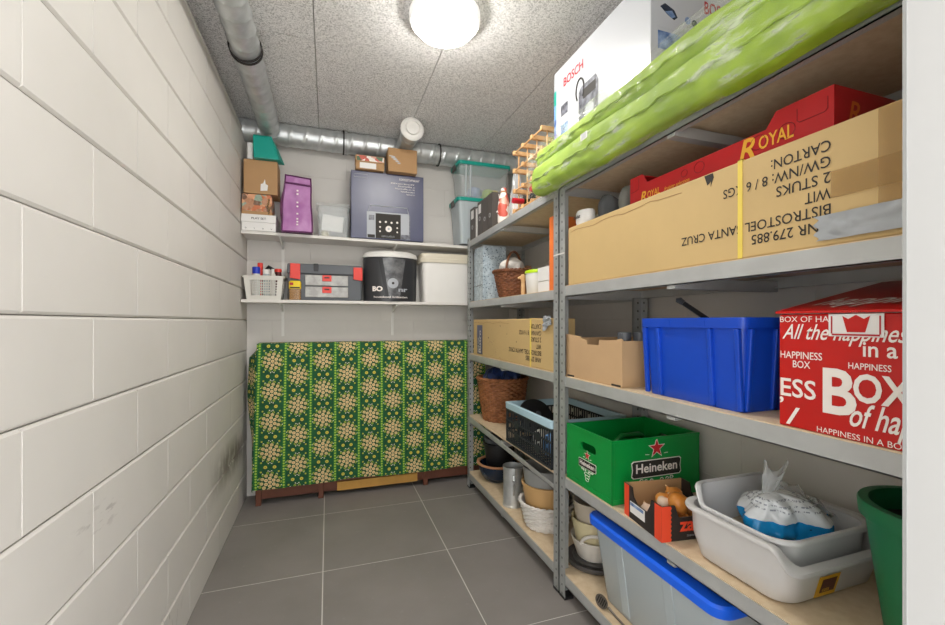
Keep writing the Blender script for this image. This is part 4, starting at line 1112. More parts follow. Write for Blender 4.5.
def bowl(cx, cy, z, Rb, Rt, h, m, label, handle=False):
    r = thing('stacked_bowl', label, 'bowl', (cx, cy, z), 'pile of pale bowls')
    if not handle:
        B().lathe(pot_profile(Rb, Rt, h), (cx, cy, z), 48).obj('body', m, r, 40)
    else:
        B().lathe(pot_profile(Rb, Rt, h*0.72), (cx, cy, z), 48).obj('body', m, r, 40)
        # raised grip with an opening, on the near aisle side
        a0 = math.radians(236)
        pts = []
        for k in range(-8, 9):
            a = a0+k*0.075; lift = h*0.72-0.006+(h*0.36)*math.cos(k/8*PI/2)**0.6
            pts.append((cx+(Rt-.003)*math.cos(a), cy+(Rt-.003)*math.sin(a), z+lift))
        B().tube(pts, 0.0075, 8).obj('grip', m, r, True)
    return r
bowl(PBX, PBY, z5+0.0305, 0.078, 0.106, 0.125, 'bowl_white', 'lowest pale bowl of the pile, with an open grip, on the dark round base', True)
bowl(PBX-0.005, PBY, z5+0.040+0.0005, 0.070, 0.098, 0.165, 'bowl_cream', 'yellowish middle bowl of the pile beside the blue lidded bin')
bowl(PBX-0.005, PBY+0.005, z5+0.115, 0.066, 0.090, 0.165, 'bowl_beige', 'top beige bowl of the pile, just under the shelf')

# ------------------------------------------------------------------ woven baskets
def weave(cx, cy, z, Rb, Rt, h, m, root, stakes=36, rows=16, amp=0.0035, name='woven_side', t=0.006):
    def R(v): return Rb+(Rt-Rb)*v**0.8
    nu, nv = stakes*6, rows*5
    def fn(a, v):
        th = 2*PI*a; row = math.floor(v*rows*0.9999); f = v*rows-row
        q = R(v)+amp*math.sin(th*stakes/2+row*PI)+amp*0.7*math.sin(PI*f)
        return Vector((cx+q*math.cos(th), cy+q*math.sin(th), z+.0005+h*v))
    o = B().grid(fn, nu, nv).obj(name, m, root, True)
    B().lathe([(0, .0005), (Rb-0.002, .0005), (Rb-0.002, 0.004), (0, 0.004)], (cx, cy, z), 40).obj('base', m, root)
    def inner(a, v):
        th = 2*PI*a; q = R(v)-t
        return Vector((cx+q*math.cos(th), cy+q*math.sin(th), z+0.005+(h-0.006)*v))
    B().grid(inner, 60, 8).obj('lining', m, root, True)
    return R
def braid(cx, cy, z, R, m, root, r=0.007, n=34):
    for ph in (0, PI):
        pts = []
        for k in range(n*6+1):
            a = 2*PI*k/(n*6)
            pts.append((cx+(R+0.005*math.cos(a*n/2+ph))*math.cos(a), cy+(R+0.005*math.cos(a*n/2+ph))*math.sin(a), z+0.005*math.sin(a*n/2+ph)))
        B().tube(pts, r, 7, False).obj('braided_rim', m, root, True)

# ------------------------------------------------------------------ far rack, top: wine rack, binders, ornament
ZF1 = lambda y: 1.786+(2.94-y)*(0.022/1.285)
def wine_rack():
    y0, pitch, n, x0, d = 2.175, 0.1085, 4, 0.982, 0.20
    zb = ZF1(1.70)+0.001
    r = thing('wine_rack', 'pale wooden wine rack of bars and thin rods on the rack top', 'wine rack', (x0+d/2, 1.95, zb))
    rows = [0.012, 0.125, 0.238, 0.338]
    for i in range(n):
        y = y0-pitch*i
        for k, z in enumerate(rows):
            bx(x0, x0+d, y-0.010, y+0.010, zb+z-0.0115, zb+z+0.0115).obj('wooden_bar', 'wood_light', r, bevel=0.002)
        for x in (x0+0.035, x0+d-0.035):
            for z_, z2_ in zip(rows, rows[1:]):
                B().tube([(x, y, zb+z_+0.0117), (x, y, zb+z2_-0.0117)], 0.0042, 8).obj('rod', 'wood_light', r, True)
    for i in range(n-1):
        ya, yb_ = y0-pitch*i-0.0102, y0-pitch*(i+1)+0.0102
        for k, z in enumerate(rows):
            for x in (x0+0.012, x0+d-0.012):
                B().tube([(x, ya, zb+z+0.002), (x, yb_, zb+z+0.002)], 0.0045, 8).obj('cross_rod', 'wood_light', r, True)
    return zb, rows, y0, pitch, x0, d
zb, rows, wy, wp, wx, wd = wine_rack()
def bottle(y, z, xn, label, cap):
    r = thing('wine_bottle', label, 'bottle', (xn+0.12, y, z), 'bottles lying in the wine rack')
    M4 = Matrix.Translation((xn, y, z)) @ Matrix.Rotation(PI/2, 4, 'Y')
    B().lathe([(0, 0.02), (0.0135, 0.02), (0.0145, 0.05), (0.0145, 0.085), (0.022, 0.105), (0.035, 0.128), (0.0365, 0.15), (0.0365, 0.292), (0.033, 0.300), (0, 0.296)], seg=28).move(M4).obj('glass', 'bottle_glass', r, True)
    B().lathe([(0, 0), (0.0148, 0), (0.0155, 0.004), (0.0155, 0.012), (0.0150, 0.016), (0.0152, 0.062), (0.0146, 0.064), (0, 0.064)], seg=24).move(M4).obj('capsule', cap, r, 40)
    B().lathe([(0.0368, 0.17), (0.0370, 0.17), (0.0370, 0.255), (0.0368, 0.255)], seg=28).move(M4).obj('paper_label', 'white_card', r, True)
yz = lambda i, k: (wy-wp*(i+0.5), zb+rows[k]+0.002+0.0045+0.0368)
bottle(*yz(0, 0), 0.955, 'dark wine bottle with a red tip in the lowest left cell of the wine rack', 'capsule_red')
bottle(*yz(1, 0), 1.010, 'dark wine bottle pushed further in, second cell of the lowest wine rack row', 'black_plastic')
bottle(wy-wp*2.5, yz(2, 0)[1], 0.955, 'wine bottle with a bright red capsule beside the end of the green cushions', 'capsule_red')
# lever-arch binders on the far end of the rack top
bl = ['charcoal binder at the very end of the rack, next to the wall shelf', 'charcoal binder with a ring hole, second from the end of the rack', 'dark binder third from the end of the rack', 'dark binder nearest the floral ornament']
for i, ya in enumerate((2.815, 2.665, 2.570, 2.475)):
    w = 0.088 if i else 0.095
    zz = ZF1(ya)+0.0006; h = 0.222 if i != 1 else 0.226
    r = thing('binder', bl[i], 'binder', (1.06, ya+w/2, zz), 'binders on the rack top')
    b = B(); x0, x1 = 0.975, 1.22
    b.box(x0, x0+0.003, ya, ya+w, zz, zz+h); 
    b.obj('spine', 'binder_grey', r)
    for yy in (ya, ya+w-0.003): bx(x0+.0032, x1, yy, yy+0.003, zz, zz+h).obj('cover', 'binder_grey', r)
    bx(x0+0.02, x1-0.015, ya+0.0035, ya+w-0.0035, zz+0.004, zz+h-0.012).obj('papers', 'white_card', r)
    ring_mesh((x0-0.0006, ya+w/2, zz+0.085 if i != 1 else zz+0.11), (1, 0, 0), 0.011, 0.002, 0.003).obj('finger_ring', 'steel', r, True)
    if i < 2: bx(x0-0.0008, x0-0.0001, ya+0.02, ya+w-0.02, zz+0.145, zz+0.205).obj('spine_label', 'white_card', r)
tag(bx(0.978, 1.15, 2.768, 2.800, ZF1(2.78)+.0006, ZF1(2.78)+0.20).obj('paper_folder', 'white_card'), 'slim white folder standing between the first two charcoal binders', 'folder')
def ornament():
    c = Vector((1.01, 2.375, ZF1(2.375)+.0006))
    r = thing('ornament_bottle', 'slim floral wrapped bottle with a string bow beside the dark binders', 'bottle', c)
    B().lathe([(0, 0), (0.032, 0), (0.036, 0.01), (0.036, 0.10), (0.028, 0.15), (0.018, 0.19), (0.016, 0.215), (0, 0.217)], c, 28, fn=lambda a, j, z: 0.0012*math.sin(a*7)).obj('wrapping', 'floral', r, True)
    B().lathe([(0.0165, 0.185), (0.021, 0.186), (0.021, 0.196), (0.0165, 0.197)], c, 24).obj('collar', 'terracotta', r, True)
    B().tube([c+Vector((-0.020, 0.028-0.002*k, 0.185-0.011*k+0.004*math.sin(k))) for k in range(9)]+[c+Vector((-0.036-.006*math.sin(k*.8), 0.012+0.012*math.cos(k*.8), 0.075-0.002*k)) for k in range(8)], 0.0022, 6).obj('string', 'white_ink', r, True)
    c2 = Vector((1.045, 2.265, ZF1(2.265)+.0006))
    r2 = thing('plastic_bag', 'tall clear plastic bag standing between the floral bottle and the wine rack', 'bag', c2)
    def fn(a, t):
        th = 2*PI*a; q = 0.044*(1-0.55*t**3)*(0.9+0.25*noise.noise(Vector((math.cos(th)*2.2, math.sin(th)*2.2, t*5))))
        return c2+Vector((q*math.cos(th), q*0.8*math.sin(th), 0.27*t))
    B().grid(fn, 48, 30).obj('film', 'bag_clear', r2, True)
    B().lathe([(0, .002), (0.028, .002), (0.028, 0.11), (0, 0.11)], c2, 20).obj('filling', 'cloth_white', r2, True)
ornament()

# ------------------------------------------------------------------ far rack, second shelf
zf2 = FZ['s2']
def gift_bag():
    x0, x1, y0, y1, h = 0.990, 1.165, 2.690, 2.870, 0.372
    r = thing('gift_bag', 'tall pale blue speckled gift box at the far end of the second shelf', 'box', ((x0+x1)/2, (y0+y1)/2, zf2))
    def fn(a, t):
        c_ = a*4; k = int(c_) % 4; f = c_-int(c_)
        P = [(x0, y1), (x0, y0), (x1, y0), (x1, y1)]
        p, q = P[k], P[(k+1) % 4]
        x, y = p[0]+(q[0]-p[0])*f, p[1]+(q[1]-p[1])*f
        b_ = 0.004*noise.noise(Vector((x*18, y*18, t*5)))
        w = 1-0.05*max(0, t-0.8)/0.2
        cx, cy = (x0+x1)/2, (y0+y1)/2
        return Vector((cx+(x-cx)*w+b_, cy+(y-cy)*w+b_, zf2+.0008+h*t))
    B().grid(fn, 48, 24).obj('body', 'speckled_blue', r, 30)
    bx(x0+0.006, x1-0.006, y0+0.006, y1-0.006, zf2+h-0.014, zf2+h-0.006).obj('top', 'speckled_blue', r)
    B().tube([(x0-0.003, y0+0.002+(y1-y0)*k/16, zf2+0.105+0.004*math.sin(k*1.1)) for k in range(17)], 0.0016, 6).obj('crease', 'binder_grey', r, True)
gift_bag()
def handle_basket():
    cx, cy = 1.130, 2.480
    r = thing('wicker_basket', 'small brown wicker basket with an arched handle, white cloth showing over its rim', 'basket', (cx, cy, zf2))
    Rt, Rb, h = 0.132, 0.090, 0.168
    weave(cx, cy, zf2, Rb, Rt, h, 'wicker_dark', r, 34, 15)
    braid(cx, cy, zf2+h+0.004, Rt+0.002, 'wicker_dark', r)
    for q in (-0.004, 0.004):
        pts = [(cx+(Rt-0.003)*math.cos(PI*k/24)*0.75, cy+q+(Rt-0.003)*math.cos(PI*k/24)*0.66, zf2+h-0.03+0.165*math.sin(PI*k/24)) for k in range(25)]
        B().tube(pts, 0.006, 8).obj('handle', 'wicker_dark', r, True)
    c = Vector((cx-0.020, cy-0.005, zf2+h-0.012))
    t = B()
    def fn(a, v):
        th = 2*PI*a; ph = PI*v
        q = 0.078*(1+0.25*noise.noise(Vector((math.cos(th)*2, math.sin(th)*2, v*4))))
        return c+Vector((q*math.sin(ph)*math.cos(th), q*math.sin(ph)*math.sin(th), 0.045-0.060*math.cos(ph)*(1+0.2*noise.noise(Vector((a*6, v*6, 3))))))
    o = t.grid(fn, 40, 24).obj('white_cloth', 'cloth_white', None, True)
    tag(o, 'bunched white cloth lying in the handled wicker basket', 'cloth')
    o = B().lathe([(0, 0), (0.02, 0.004), (0.028, 0.022), (0.018, 0.045), (0, 0.05)], (cx+0.055, cy-0.075, zf2+h-0.008), 20, fn=lambda a, j, z: 0.003*math.sin(5*a+j)).obj('patterned_bundle', 'kindling', None, True)
    tag(o, 'small brown patterned bundle beside the white cloth in the handled basket', 'bundle')
handle_basket()
def lime_tub():
    cx, cy = 1.055, 2.010
    r = thing('plastic_tub', 'small white plastic tub with a lime green lid beside the handled basket', 'tub', (cx, cy, zf2))
    B().lathe([(0, .0005), (0.060, .0005), (0.063, 0.004), (0.070, 0.105), (0.070, 0.108), (0, 0.108)], (cx, cy, zf2), 40).obj('body', 'white_plastic', r, 40)
    B().lathe([(0, 0.1085), (0.073, 0.1085), (0.074, 0.116), (0.070, 0.124), (0.045, 0.130), (0, 0.130)], (cx, cy, zf2), 40).obj('lid', 'lime', r, 40)
    c2 = Vector((1.015, 2.115, zf2))
    r2 = thing('wooden_figure', 'small tan carved wooden figure leaning on the white tub with the lime lid', 'figure', c2)
    B().lathe([(0, .0005), (0.012, .0005), (0.013, 0.05), (0.010, 0.075), (0.014, 0.085), (0.016, 0.10), (0.012, 0.114), (0, 0.118)], c2, 20).obj('body', 'wood_light', r2, True)
    B().tube([c2+Vector((-.004, 0.0, 0.102)), c2+Vector((-0.022, 0.018, 0.096))], [0.009, 0.006], 10).obj('muzzle', 'wood_light', r2, True)
    r3 = thing('plastic_tub', 'narrow white pot half hidden between the handled basket and the lime lidded tub', 'tub', (1.10, 2.135, zf2))
    B().lathe([(0, .0005), (0.036, .0005), (0.044, 0.082), (0.044, 0.085), (0, 0.080)], (1.105, 2.150, zf2), 28).obj('body', 'offwhite_plastic', r3, 40)
lime_tub()
carton('small_carton', 'plain white box lying under another white box, beside the orange folder', 'box', 0.992, 1.14, 1.790, 1.900, zf2, zf2+0.052, 'white_card', group=None)
carton('small_carton', 'plain white box on top of another white box, beside the orange folder', 'box', 0.990, 1.14, 1.788, 1.898, zf2+0.0525, zf2+0.122, 'white_card')
carton('orange_folder', 'tall narrow orange cardboard folder half hidden behind the middle rack posts', 'folder', 0.985, 1.24, 1.722, 1.772, zf2, zf2+0.345, 'orange_card')
tag(B().lathe([(0, 0), (0.03, 0.004), (0.033, 0.02), (0.02, 0.04), (0, 0.045)], (1.055, 1.85, zf2+0.1225), 20, fn=lambda a, j, z: .004*math.sin(3*a+j)).obj('cloth_bundle', 'binder_grey', None, True), 'dark crumpled bundle on top of the two white boxes', 'bundle')

# ------------------------------------------------------------------ far rack, fourth shelf
zf4 = FZ['s4']
def laundry_basket():
    cx, cy = 1.152, 2.735
    r = thing('laundry_basket', 'round brown wicker laundry basket at the far end, under the tan carton', 'basket', (cx, cy, zf4))
    Rt, Rb, h = 0.172, 0.128, 0.285
    weave(cx, cy, zf4, Rb, Rt, h, 'wicker', r, 40, 20, 0.0045)
    braid(cx, cy, zf4+h+0.003, Rt, 'wicker', r, 0.008, 44)
    for k, (dx, dy, lb, m) in enumerate(((-0.05, 0.02, 'blue plastic bag sticking out of the wicker laundry basket at the aisle side', 'blue_bag'), (0.042, -0.040, 'darker blue plastic bag behind the first in the wicker laundry basket', 'blue_bag'))):
        c = Vector((cx+dx, cy+dy, zf4+0.20))
        def fn(a, v):
            th = 2*PI*a; ph = PI*v; q = 0.080*(1+0.35*noise.noise(Vector((math.cos(th)*2.5+k*7, math.sin(th)*2.5, v*5))))
            return c+Vector((q*math.sin(ph)*math.cos(th), q*math.sin(ph)*math.sin(th), 0.07-0.085*math.cos(ph)*(1+0.25*noise.noise(Vector((a*8, v*8, 3+k))))))
        tag(B().grid(fn, 48, 30).obj('plastic_bag', m, None, 50), lb, 'bag', 'blue bags in the laundry basket')
laundry_basket()
def folding_crate():
    x0, x1, y0, y1, h, z0 = 0.964, 1.375, 1.715, 2.235, 0.222, zf4+.0006
    r = thing('folding_crate', 'black folding crate with a pale blue rim and slotted sides', 'crate', ((x0+x1)/2, (y0+y1)/2, zf4))
    def wall(o, u, w, n):
        b = B(); o, u, n = Vector(o), Vector(u), Vector(n); up = Vector((0, 0, 1)); t = 0.007
        def rc(a0, a1, c0, c1, tt=t): b.prism([(a0, c0), (a1, c0), (a1, c1), (a0, c1)], o+n*((t-tt)/2), u, up, n, tt)
        H = h-0.036
        for c0, c1 in ((0, 0.012), (0.062, 0.070), (0.118, 0.126), (H-0.010, H)): rc(0, w, c0, c1)
        m = int(w/0.0215)
        for k in range(m+1):
            a = (w-0.007)*k/m
            for c0, c1 in ((0.012, 0.062), (0.070, 0.118), (0.126, H-0.010)):
                if k % 4 == 2 and c0 > 0.06: 
                    d = (c1-c0)*0.35; rc(a, a+0.006, c0, c0+d); rc(a, a+0.006, c1-d*0.6, c1)
                else: rc(a, a+0.006, c0, c1, 0.005)
        for f in (0.27, 0.73):
            for c0 in (0.040, 0.100):
                pts = [(w*f+0.030*math.cos(2*PI*k/20), c0+0.017+0.022*math.sin(2*PI*k/20)) for k in range(20)]
                b.prism(pts, o-n*0.0008, u, up, n, t+0.001)
        return b
    wall((x0, y1, z0), (0, -1, 0), y1-y0, (1, 0, 0)).obj('slotted_side', 'crate_black', r)
    wall((x1-.007, y1, z0), (0, -1, 0), y1-y0, (1, 0, 0)).obj('slotted_side', 'crate_black', r)
    wall((x0+.0075, y0, z0), (1, 0, 0), x1-x0-.015, (0, 1, 0)).obj('slotted_end', 'crate_black', r)
    wall((x0+.0075, y1-.007, z0), (1, 0, 0), x1-x0-.015, (0, 1, 0)).obj('slotted_end', 'crate_black', r)
    b = B()
    for k in range(14): b.box(x0+0.0075, x1-0.0075, y0+0.008+k*(y1-y0-0.030)/13, y0+0.024+k*(y1-y0-0.030)/13, z0, z0+0.005)
    for k in range(4): b.box(x0+0.01+k*0.125, x0+0.022+k*0.125, y0+0.008, y1-0.008, z0+.0005, z0+0.0056)
    b.obj('slatted_bottom', 'crate_black', r)
    cx, cy, hx, hy = (x0+x1)/2, (y0+y1)/2, (x1-x0)/2, (y1-y0)/2; zr = z0+h
    b = B(); lp = lambda o, z: rr(cx, cy, hx-o, hy-o, 0.012, z, 3)
    b.loft([lp(0.009, zr-0.035), lp(-0.003, zr-0.035), lp(-0.005, zr-0.002), lp(-0.003, zr), lp(0.012, zr), lp(0.013, zr-0.035), lp(0.009, zr-0.035)], False, False)
    b.obj('rim', 'crate_blue', r, 40)
    # things inside
    j = thing('cookware_lid', 'round black pan lid leaning inside the folding crate', 'lid', (1.17, 2.10, z0+0.03))
    M4 = Matrix.Translation((1.10, 2.13, z0+0.150)) @ Matrix.Rotation(1.0, 4, 'X')
    B().lathe([(0, 0.016), (0.06, 0.010), (0.098, 0), (0.102, 0.002), (0.10, 0.006), (0.06, 0.015), (0, 0.021)], seg=40).move(M4).obj('disc', 'black_plastic', j, True)
    B().lathe([(0, 0.021), (0.010, 0.021), (0.009, 0.032), (0.016, 0.038), (0.014, 0.045), (0, 0.046)], seg=20).move(M4).obj('knob', 'charcoal', j, True)
    for k, (x, y, s_, m, lb) in enumerate(((1.06, 1.86, 0.06, 'water_blue', 'bundle of blue plastic at the near end of the black folding crate'), (1.20, 1.90, 0.07, 'bag_clear', 'crumpled clear plastic beside the blue bundle in the folding crate'), (1.08, 2.02, 0.05, 'offwhite_plastic', 'pale plastic bundle in the middle of the folding crate'))):
        c = Vector((x, y, z0+0.0065+s_))
        def fn(a, v):
            th = 2*PI*a; ph = PI*v; q = s_*(0.95+0.3*noise.noise(Vector((math.cos(th)*2.5+k*5, math.sin(th)*2.5, v*5))))
            return c+Vector((q*math.sin(ph)*math.cos(th), q*math.sin(ph)*math.sin(th), -s_*0.99*math.cos(ph)))
        tag(B().grid(fn, 32, 20).obj('plastic_bundle', m, None, 50), lb, 'bundle')
folding_crate()

# ------------------------------------------------------------------ far rack, bottom shelf
zf5 = FZ['s5']
def pots():
    cx, cy = 1.122, 2.735
    r = thing('glazed_pot', 'wide dark blue glazed flower pot with a bare terracotta rim', 'pot', (cx, cy, zf5))
    B().lathe([(0, .0005), (0.085, .0005), (0.092, 0.004), (0.118, 0.035), (0.134, 0.075), (0.137, 0.110), (0.134, 0.110), (0.128, 0.075), (0.11, 0.036), (0.085, 0.010), (0, 0.010)], (cx, cy, zf5), 48).obj('body', 'navy_glaze', r, 40)
    b = B(); loops = []
    for q, z in ((0.1375, 0.108), (0.150, 0.114), (0.151, 0.122), (0.144, 0.126), (0.132, 0.122), (0.1345, 0.108)):
        loops.append([Vector((cx+q*math.cos(2*PI*k/48), cy+q*math.sin(2*PI*k/48), zf5+z)) for k in range(48)])
    b.loft(loops+[loops[0]], False, False).obj('rim', 'terracotta', r, True)
    r = thing('plant_pot', 'black plastic plant pot standing in the dark blue glazed pot', 'pot', (cx+0.01, cy, zf5+0.0105))
    B().lathe(pot_profile(0.074, 0.110, 0.250, 0.004, 0.005, 0.02), (cx+0.008, cy, zf5+0.0105), 40).obj('body', 'black_plastic', r, 40)
    r = thing('plant_pot', 'smaller black plant pot nested inside the other black one', 'pot', (cx+0.01, cy, zf5+0.03))
    B().lathe(pot_profile(0.072, 0.104, 0.270, 0.004, 0.004, 0.02), (cx+0.008, cy, zf5+0.0255), 40).obj('body', 'charcoal', r, 40)
    # galvanised jug
    jx, jy = 1.045, 2.318
    r = thing('metal_jug', 'galvanised metal jug with a loop handle between the blue pot and the white basket', 'jug', (jx, jy, zf5))
    B().lathe([(0, .0005), (0.060, .0005), (0.061, 0.006), (0.061, 0.010), (0.059, 0.012), (0.057, 0.20), (0.060, 0.228), (0.060, 0.234), (0.0575, 0.234), (0.0545, 0.20), (0.056, 0.014), (0, 0.012)], (jx, jy, zf5), 40).obj('body', 'galvanised', r, 40)
    a = math.radians(250); dx, dy = math.cos(a), math.sin(a)
    B().tube([(jx+dx*(0.056+q), jy+dy*(0.056+q), zf5+z) for q, z in ((0.002, 0.190), (0.026, 0.194), (0.036, 0.175), (0.034, 0.140), (0.018, 0.100), (0.003, 0.080))], 0.0070, 8).obj('handle', 'galvanised', r, True)
    # white wicker basket with tan pot and grey pot
    cx, cy = 1.115, 2.035
    r = thing('wicker_basket', 'white woven basket holding a tan pot, left of the middle rack posts', 'basket', (cx, cy, zf5))
    weave(cx, cy, zf5, 0.108, 0.142, 0.128, 'wicker_white', r, 34, 12, 0.0032)
    braid(cx, cy, zf5+0.130, 0.143, 'wicker_white', r, 0.006, 30)
    r = thing('plant_pot', 'tan plastic pot standing in the white woven basket', 'pot', (cx, cy, zf5+0.005))
    B().lathe(pot_profile(0.095, 0.130, 0.228, 0.005, 0.004, 0.014), (cx, cy, zf5+0.0055), 48).obj('body', 'tan_plastic', r, 40)
    r = thing('plant_pot', 'grey pot nested in the tan pot of the white basket', 'pot', (cx, cy, zf5+0.016))
    B().lathe(pot_profile(0.090, 0.128, 0.300, 0.005), (cx, cy, zf5+0.0155), 48).obj('body', 'grey_pot', r, 40)
pots()
for x, y, lb in ((1.27, 1.95, 'dim grey pot at the back of the bottom shelf behind the white basket'),):
    pass

# ------------------------------------------------------------------ cloth covered folding table against the back wall
def table():
    r = thing('folding_table', 'folded dark wooden table standing on edge under the green patterned cloth', 'table', (0.35, 3.15, 0))
    x0, x1 = -0.455, 1.13
    bx(x0+0.015, x1-0.01, 3.085, 3.120, 0.034, 1.048).obj('table_top', 'wood_brown', r, bevel=0.004)
    bx(x0+0.02, x1-0.02, 3.150, 3.185, 0.090, 1.040).obj('table_leaf', 'wood_brown', r, bevel=0.004)
    bx(x0+0.03, x1-0.03, 3.121, 3.149, 0.10, 0.16).obj('rail', 'wood_brown', r)
    for x in (-0.430, -0.045, 0.680): bx(x-0.017, x+0.017, 3.062, 3.0845, 0.0005, 0.30).obj('leg', 'wood_brown', r, bevel=0.003)
    for x in (-0.30, 0.60): bx(x-0.019, x+0.019, 3.188, 3.215, 0.0005, 0.40).obj('leg', 'wood_brown', r, bevel=0.003)
    pk = bx(0.06, 0.62, 3.066, 3.0845, 0.036, 0.096).obj('pale_rail', 'wood_plank', r, bevel=0.002); pk['label'] = 'yellowish wooden rail'
    # the cloth: across the top, down the front, and round the left end
    zt, hem = 1.056, 0.118
    def prof(s_):       # path over the top and down the front: (y, z)
        top = 0.115
        if s_ < top: return 3.190-s_*1.25, zt+0.002
        q = s_-top
        if q < 0.02: a = q/0.02*PI/2; return 3.046-0.012*math.sin(a), zt+0.002-0.012*(1-math.cos(a))
        return 3.034, zt-0.010-(q-0.02)
    S = 0.115+0.02+(zt-0.010-hem)
    xa, xb = -0.435, 1.135
    def fn(a, t):
        s_ = S*t; y, z = prof(s_); x = xa+(xb-xa)*a-(1-a)**6*0.025*max(0, min(1, (s_-0.14)/0.8))
        drop = max(0, min(1, (s_-0.14)/0.5))
        w = 0.010*drop*(0.6*math.sin(x*17+0.8*math.sin(z*3))+0.5*noise.noise(Vector((x*5, z*2.2, 1)))+0.35*math.sin(x*39+z*4))
        sag = 0.006*math.sin(x*9)+0.012*noise.noise(Vector((x*3.3, 0, 5))) if t > 0.97 else 0
        if s_ < 0.115: z += 0.003*noise.noise(Vector((x*8, s_*20, 2)))+0.003
        return Vector((x, y-abs(w)*0.4-w*0.6-0.004*drop, z+sag*(t-.97)/.03))
    c = thing('table_cloth', 'green flower patterned cloth draped over the folded table against the back wall', 'tablecloth', (0.35, 3.05, hem))
    B().grid(fn, 220, 130, lambda a, t: (xa+(xb-xa)*a+0.04, -S*t+0.03)).obj('front', 'printed_cloth', c, True)
    # left end: bunched and hanging back towards the wall
    def fe(a, t):
        z = zt-0.006-(zt-0.006-hem+0.02)*t
        edge = xa-0.025*max(0, min(1, (t-0.02)/0.85))
        k = min(1, t/0.09)
        fold = 0.018*math.sin(a*9.5+t*5)+0.010*noise.noise(Vector((a*5, t*7, 2)))
        bulge = 0.052*(0.55+0.45*math.sin(t*5.2+0.3))
        x = edge-k*(bulge*math.sin(min(1, a*1.25)*PI/2)+fold*a*0.8)
        y = 3.036+0.15*a**1.3+0.010*math.sin(a*7+t*3)*a
        return Vector((max(x, XL+0.010), y, z-0.02*a*(1-k)))
    B().grid(fe, 36, 100, lambda a, t: (xa-0.17*a+0.04, -0.135-(S-0.135)*t+0.03)).obj('side', 'printed_cloth', c, True)
table()

# ------------------------------------------------------------------ upper wall shelf, left to right
YS = 3.030
def up(x): return ZU(x)+0.0006
x0, x1 = -0.522, -0.322
r = thing('flat_box', 'flat white printed box on the upper wall shelf, bottom of the left pile', 'box', ((x0+x1)/2, 3.13, up(-0.45)))
zz = up(x0)
bx(x0, x1, YS, YS+0.19, zz, zz+0.055).obj('box', 'white_card', r, bevel=0.003); bx(x0-0.0015, x1+0.0015, YS-0.002, YS+0.192, zz+0.0555, zz+0.106).obj('lid', 'white_card', r, bevel=0.003)
text('PLAY SET', r, ((x0+x1)/2, YS-0.002, zz+0.074), size=0.018, m='black_ink', bold=0.01, width=0.085, align='CENTER', **MY)
for k in range(4): text(['o', 'v', 'o', 'x'][k], r, (x0+0.02+k*0.05, YS, zz+0.012), size=0.018, m='black_ink', **MY)
zz += 0.107
r = thing('wrapped_tray', 'film wrapped tray of mixed brown pieces between the flat white box and the carton', 'tray', (-0.42, 3.12, zz))
def lumps(a, t):
    x = -0.522+0.178*a; y = YS+0.005+0.175*t
    e = min(1, 12*min(a, 1-a, t, 1-t)+0.15)
    return Vector((x, y, zz+0.004+(0.108+0.012*noise.noise(Vector((x*30, y*30, 1))))*e**0.3))
bx(-0.522, -0.344, YS+.004, YS+0.181, zz+.0005, zz+0.020).obj('tray', 'cardboard', r)
B().grid(lambda a, t: Vector((-0.520+0.174*a+0.004*noise.noise(Vector((a*9, t*9, 2))), YS+0.001+0.006*noise.noise(Vector((a*12, t*10, 6))), zz+0.02+0.108*t)), 30, 20).obj('pieces', 'kindling', r, True)
bx(-0.519, -0.347, YS+0.009, YS+0.178, zz+0.0205, zz+0.128).obj('contents', 'kindling', r, bevel=0.01)
B().tube([(-0.365+0.004*math.sin(k), YS-0.006, zz+0.004+0.011*k) for k in range(10)], 0.006, 6).obj('film_fold', 'brown_tape', r, True)
zz += 0.132
c = carton('cardboard_box', 'plain brown carton with a torn white label under the teal container', 'box', -0.510, -0.312, YS-0.002, YS+0.16, zz, zz+0.218, 'cardboard')
B().prism([(0, 0), (0.040, 0.004), (0.044, 0.040), (0.030, 0.046), (0.026, 0.078), (0.016, 0.05), (0.002, 0.044)], (-0.412, YS-0.0022, zz+0.02), (1, 0, 0), (0, 0, 1), (0, -1, 0), 0.0006).obj('torn_label', 'white_card', c)
zz += 0.219
c = thing('food_container', 'teal plastic container with a slanting side on top of the left carton', 'container', (-0.37, YS+0.04, zz))
y0, y1 = YS-0.040, YS+0.055
B().hexa([Vector((-0.448, y0, zz)), Vector((-0.300, y0, zz)), Vector((-0.270, y1, zz)), Vector((-0.440, y1, zz)),
          Vector((-0.452, y0, min(zz+0.140, 2.41))), Vector((-0.345, y0, min(zz+0.14, 2.41))), Vector((-0.330, y1, min(zz+0.14, 2.41))), Vector((-0.445, y1, min(zz+0.14, 2.41)))]).obj('body', 'teal', c, bevel=0.006)
B().tube([(-0.448, y0-0.002, min(zz+0.14, 2.41)), (-0.345, y0-0.002, min(zz+0.14, 2.41)), (-0.298, y0-0.002, zz+0.004)], 0.004, 8).obj('rim', 'teal', c, True)
tag(bx(-0.485, -0.456, YS-0.01, YS+0.04, zz, zz+0.10).obj('paper_card', 'white_card'), 'white card standing between the teal container and the block wall', 'card')

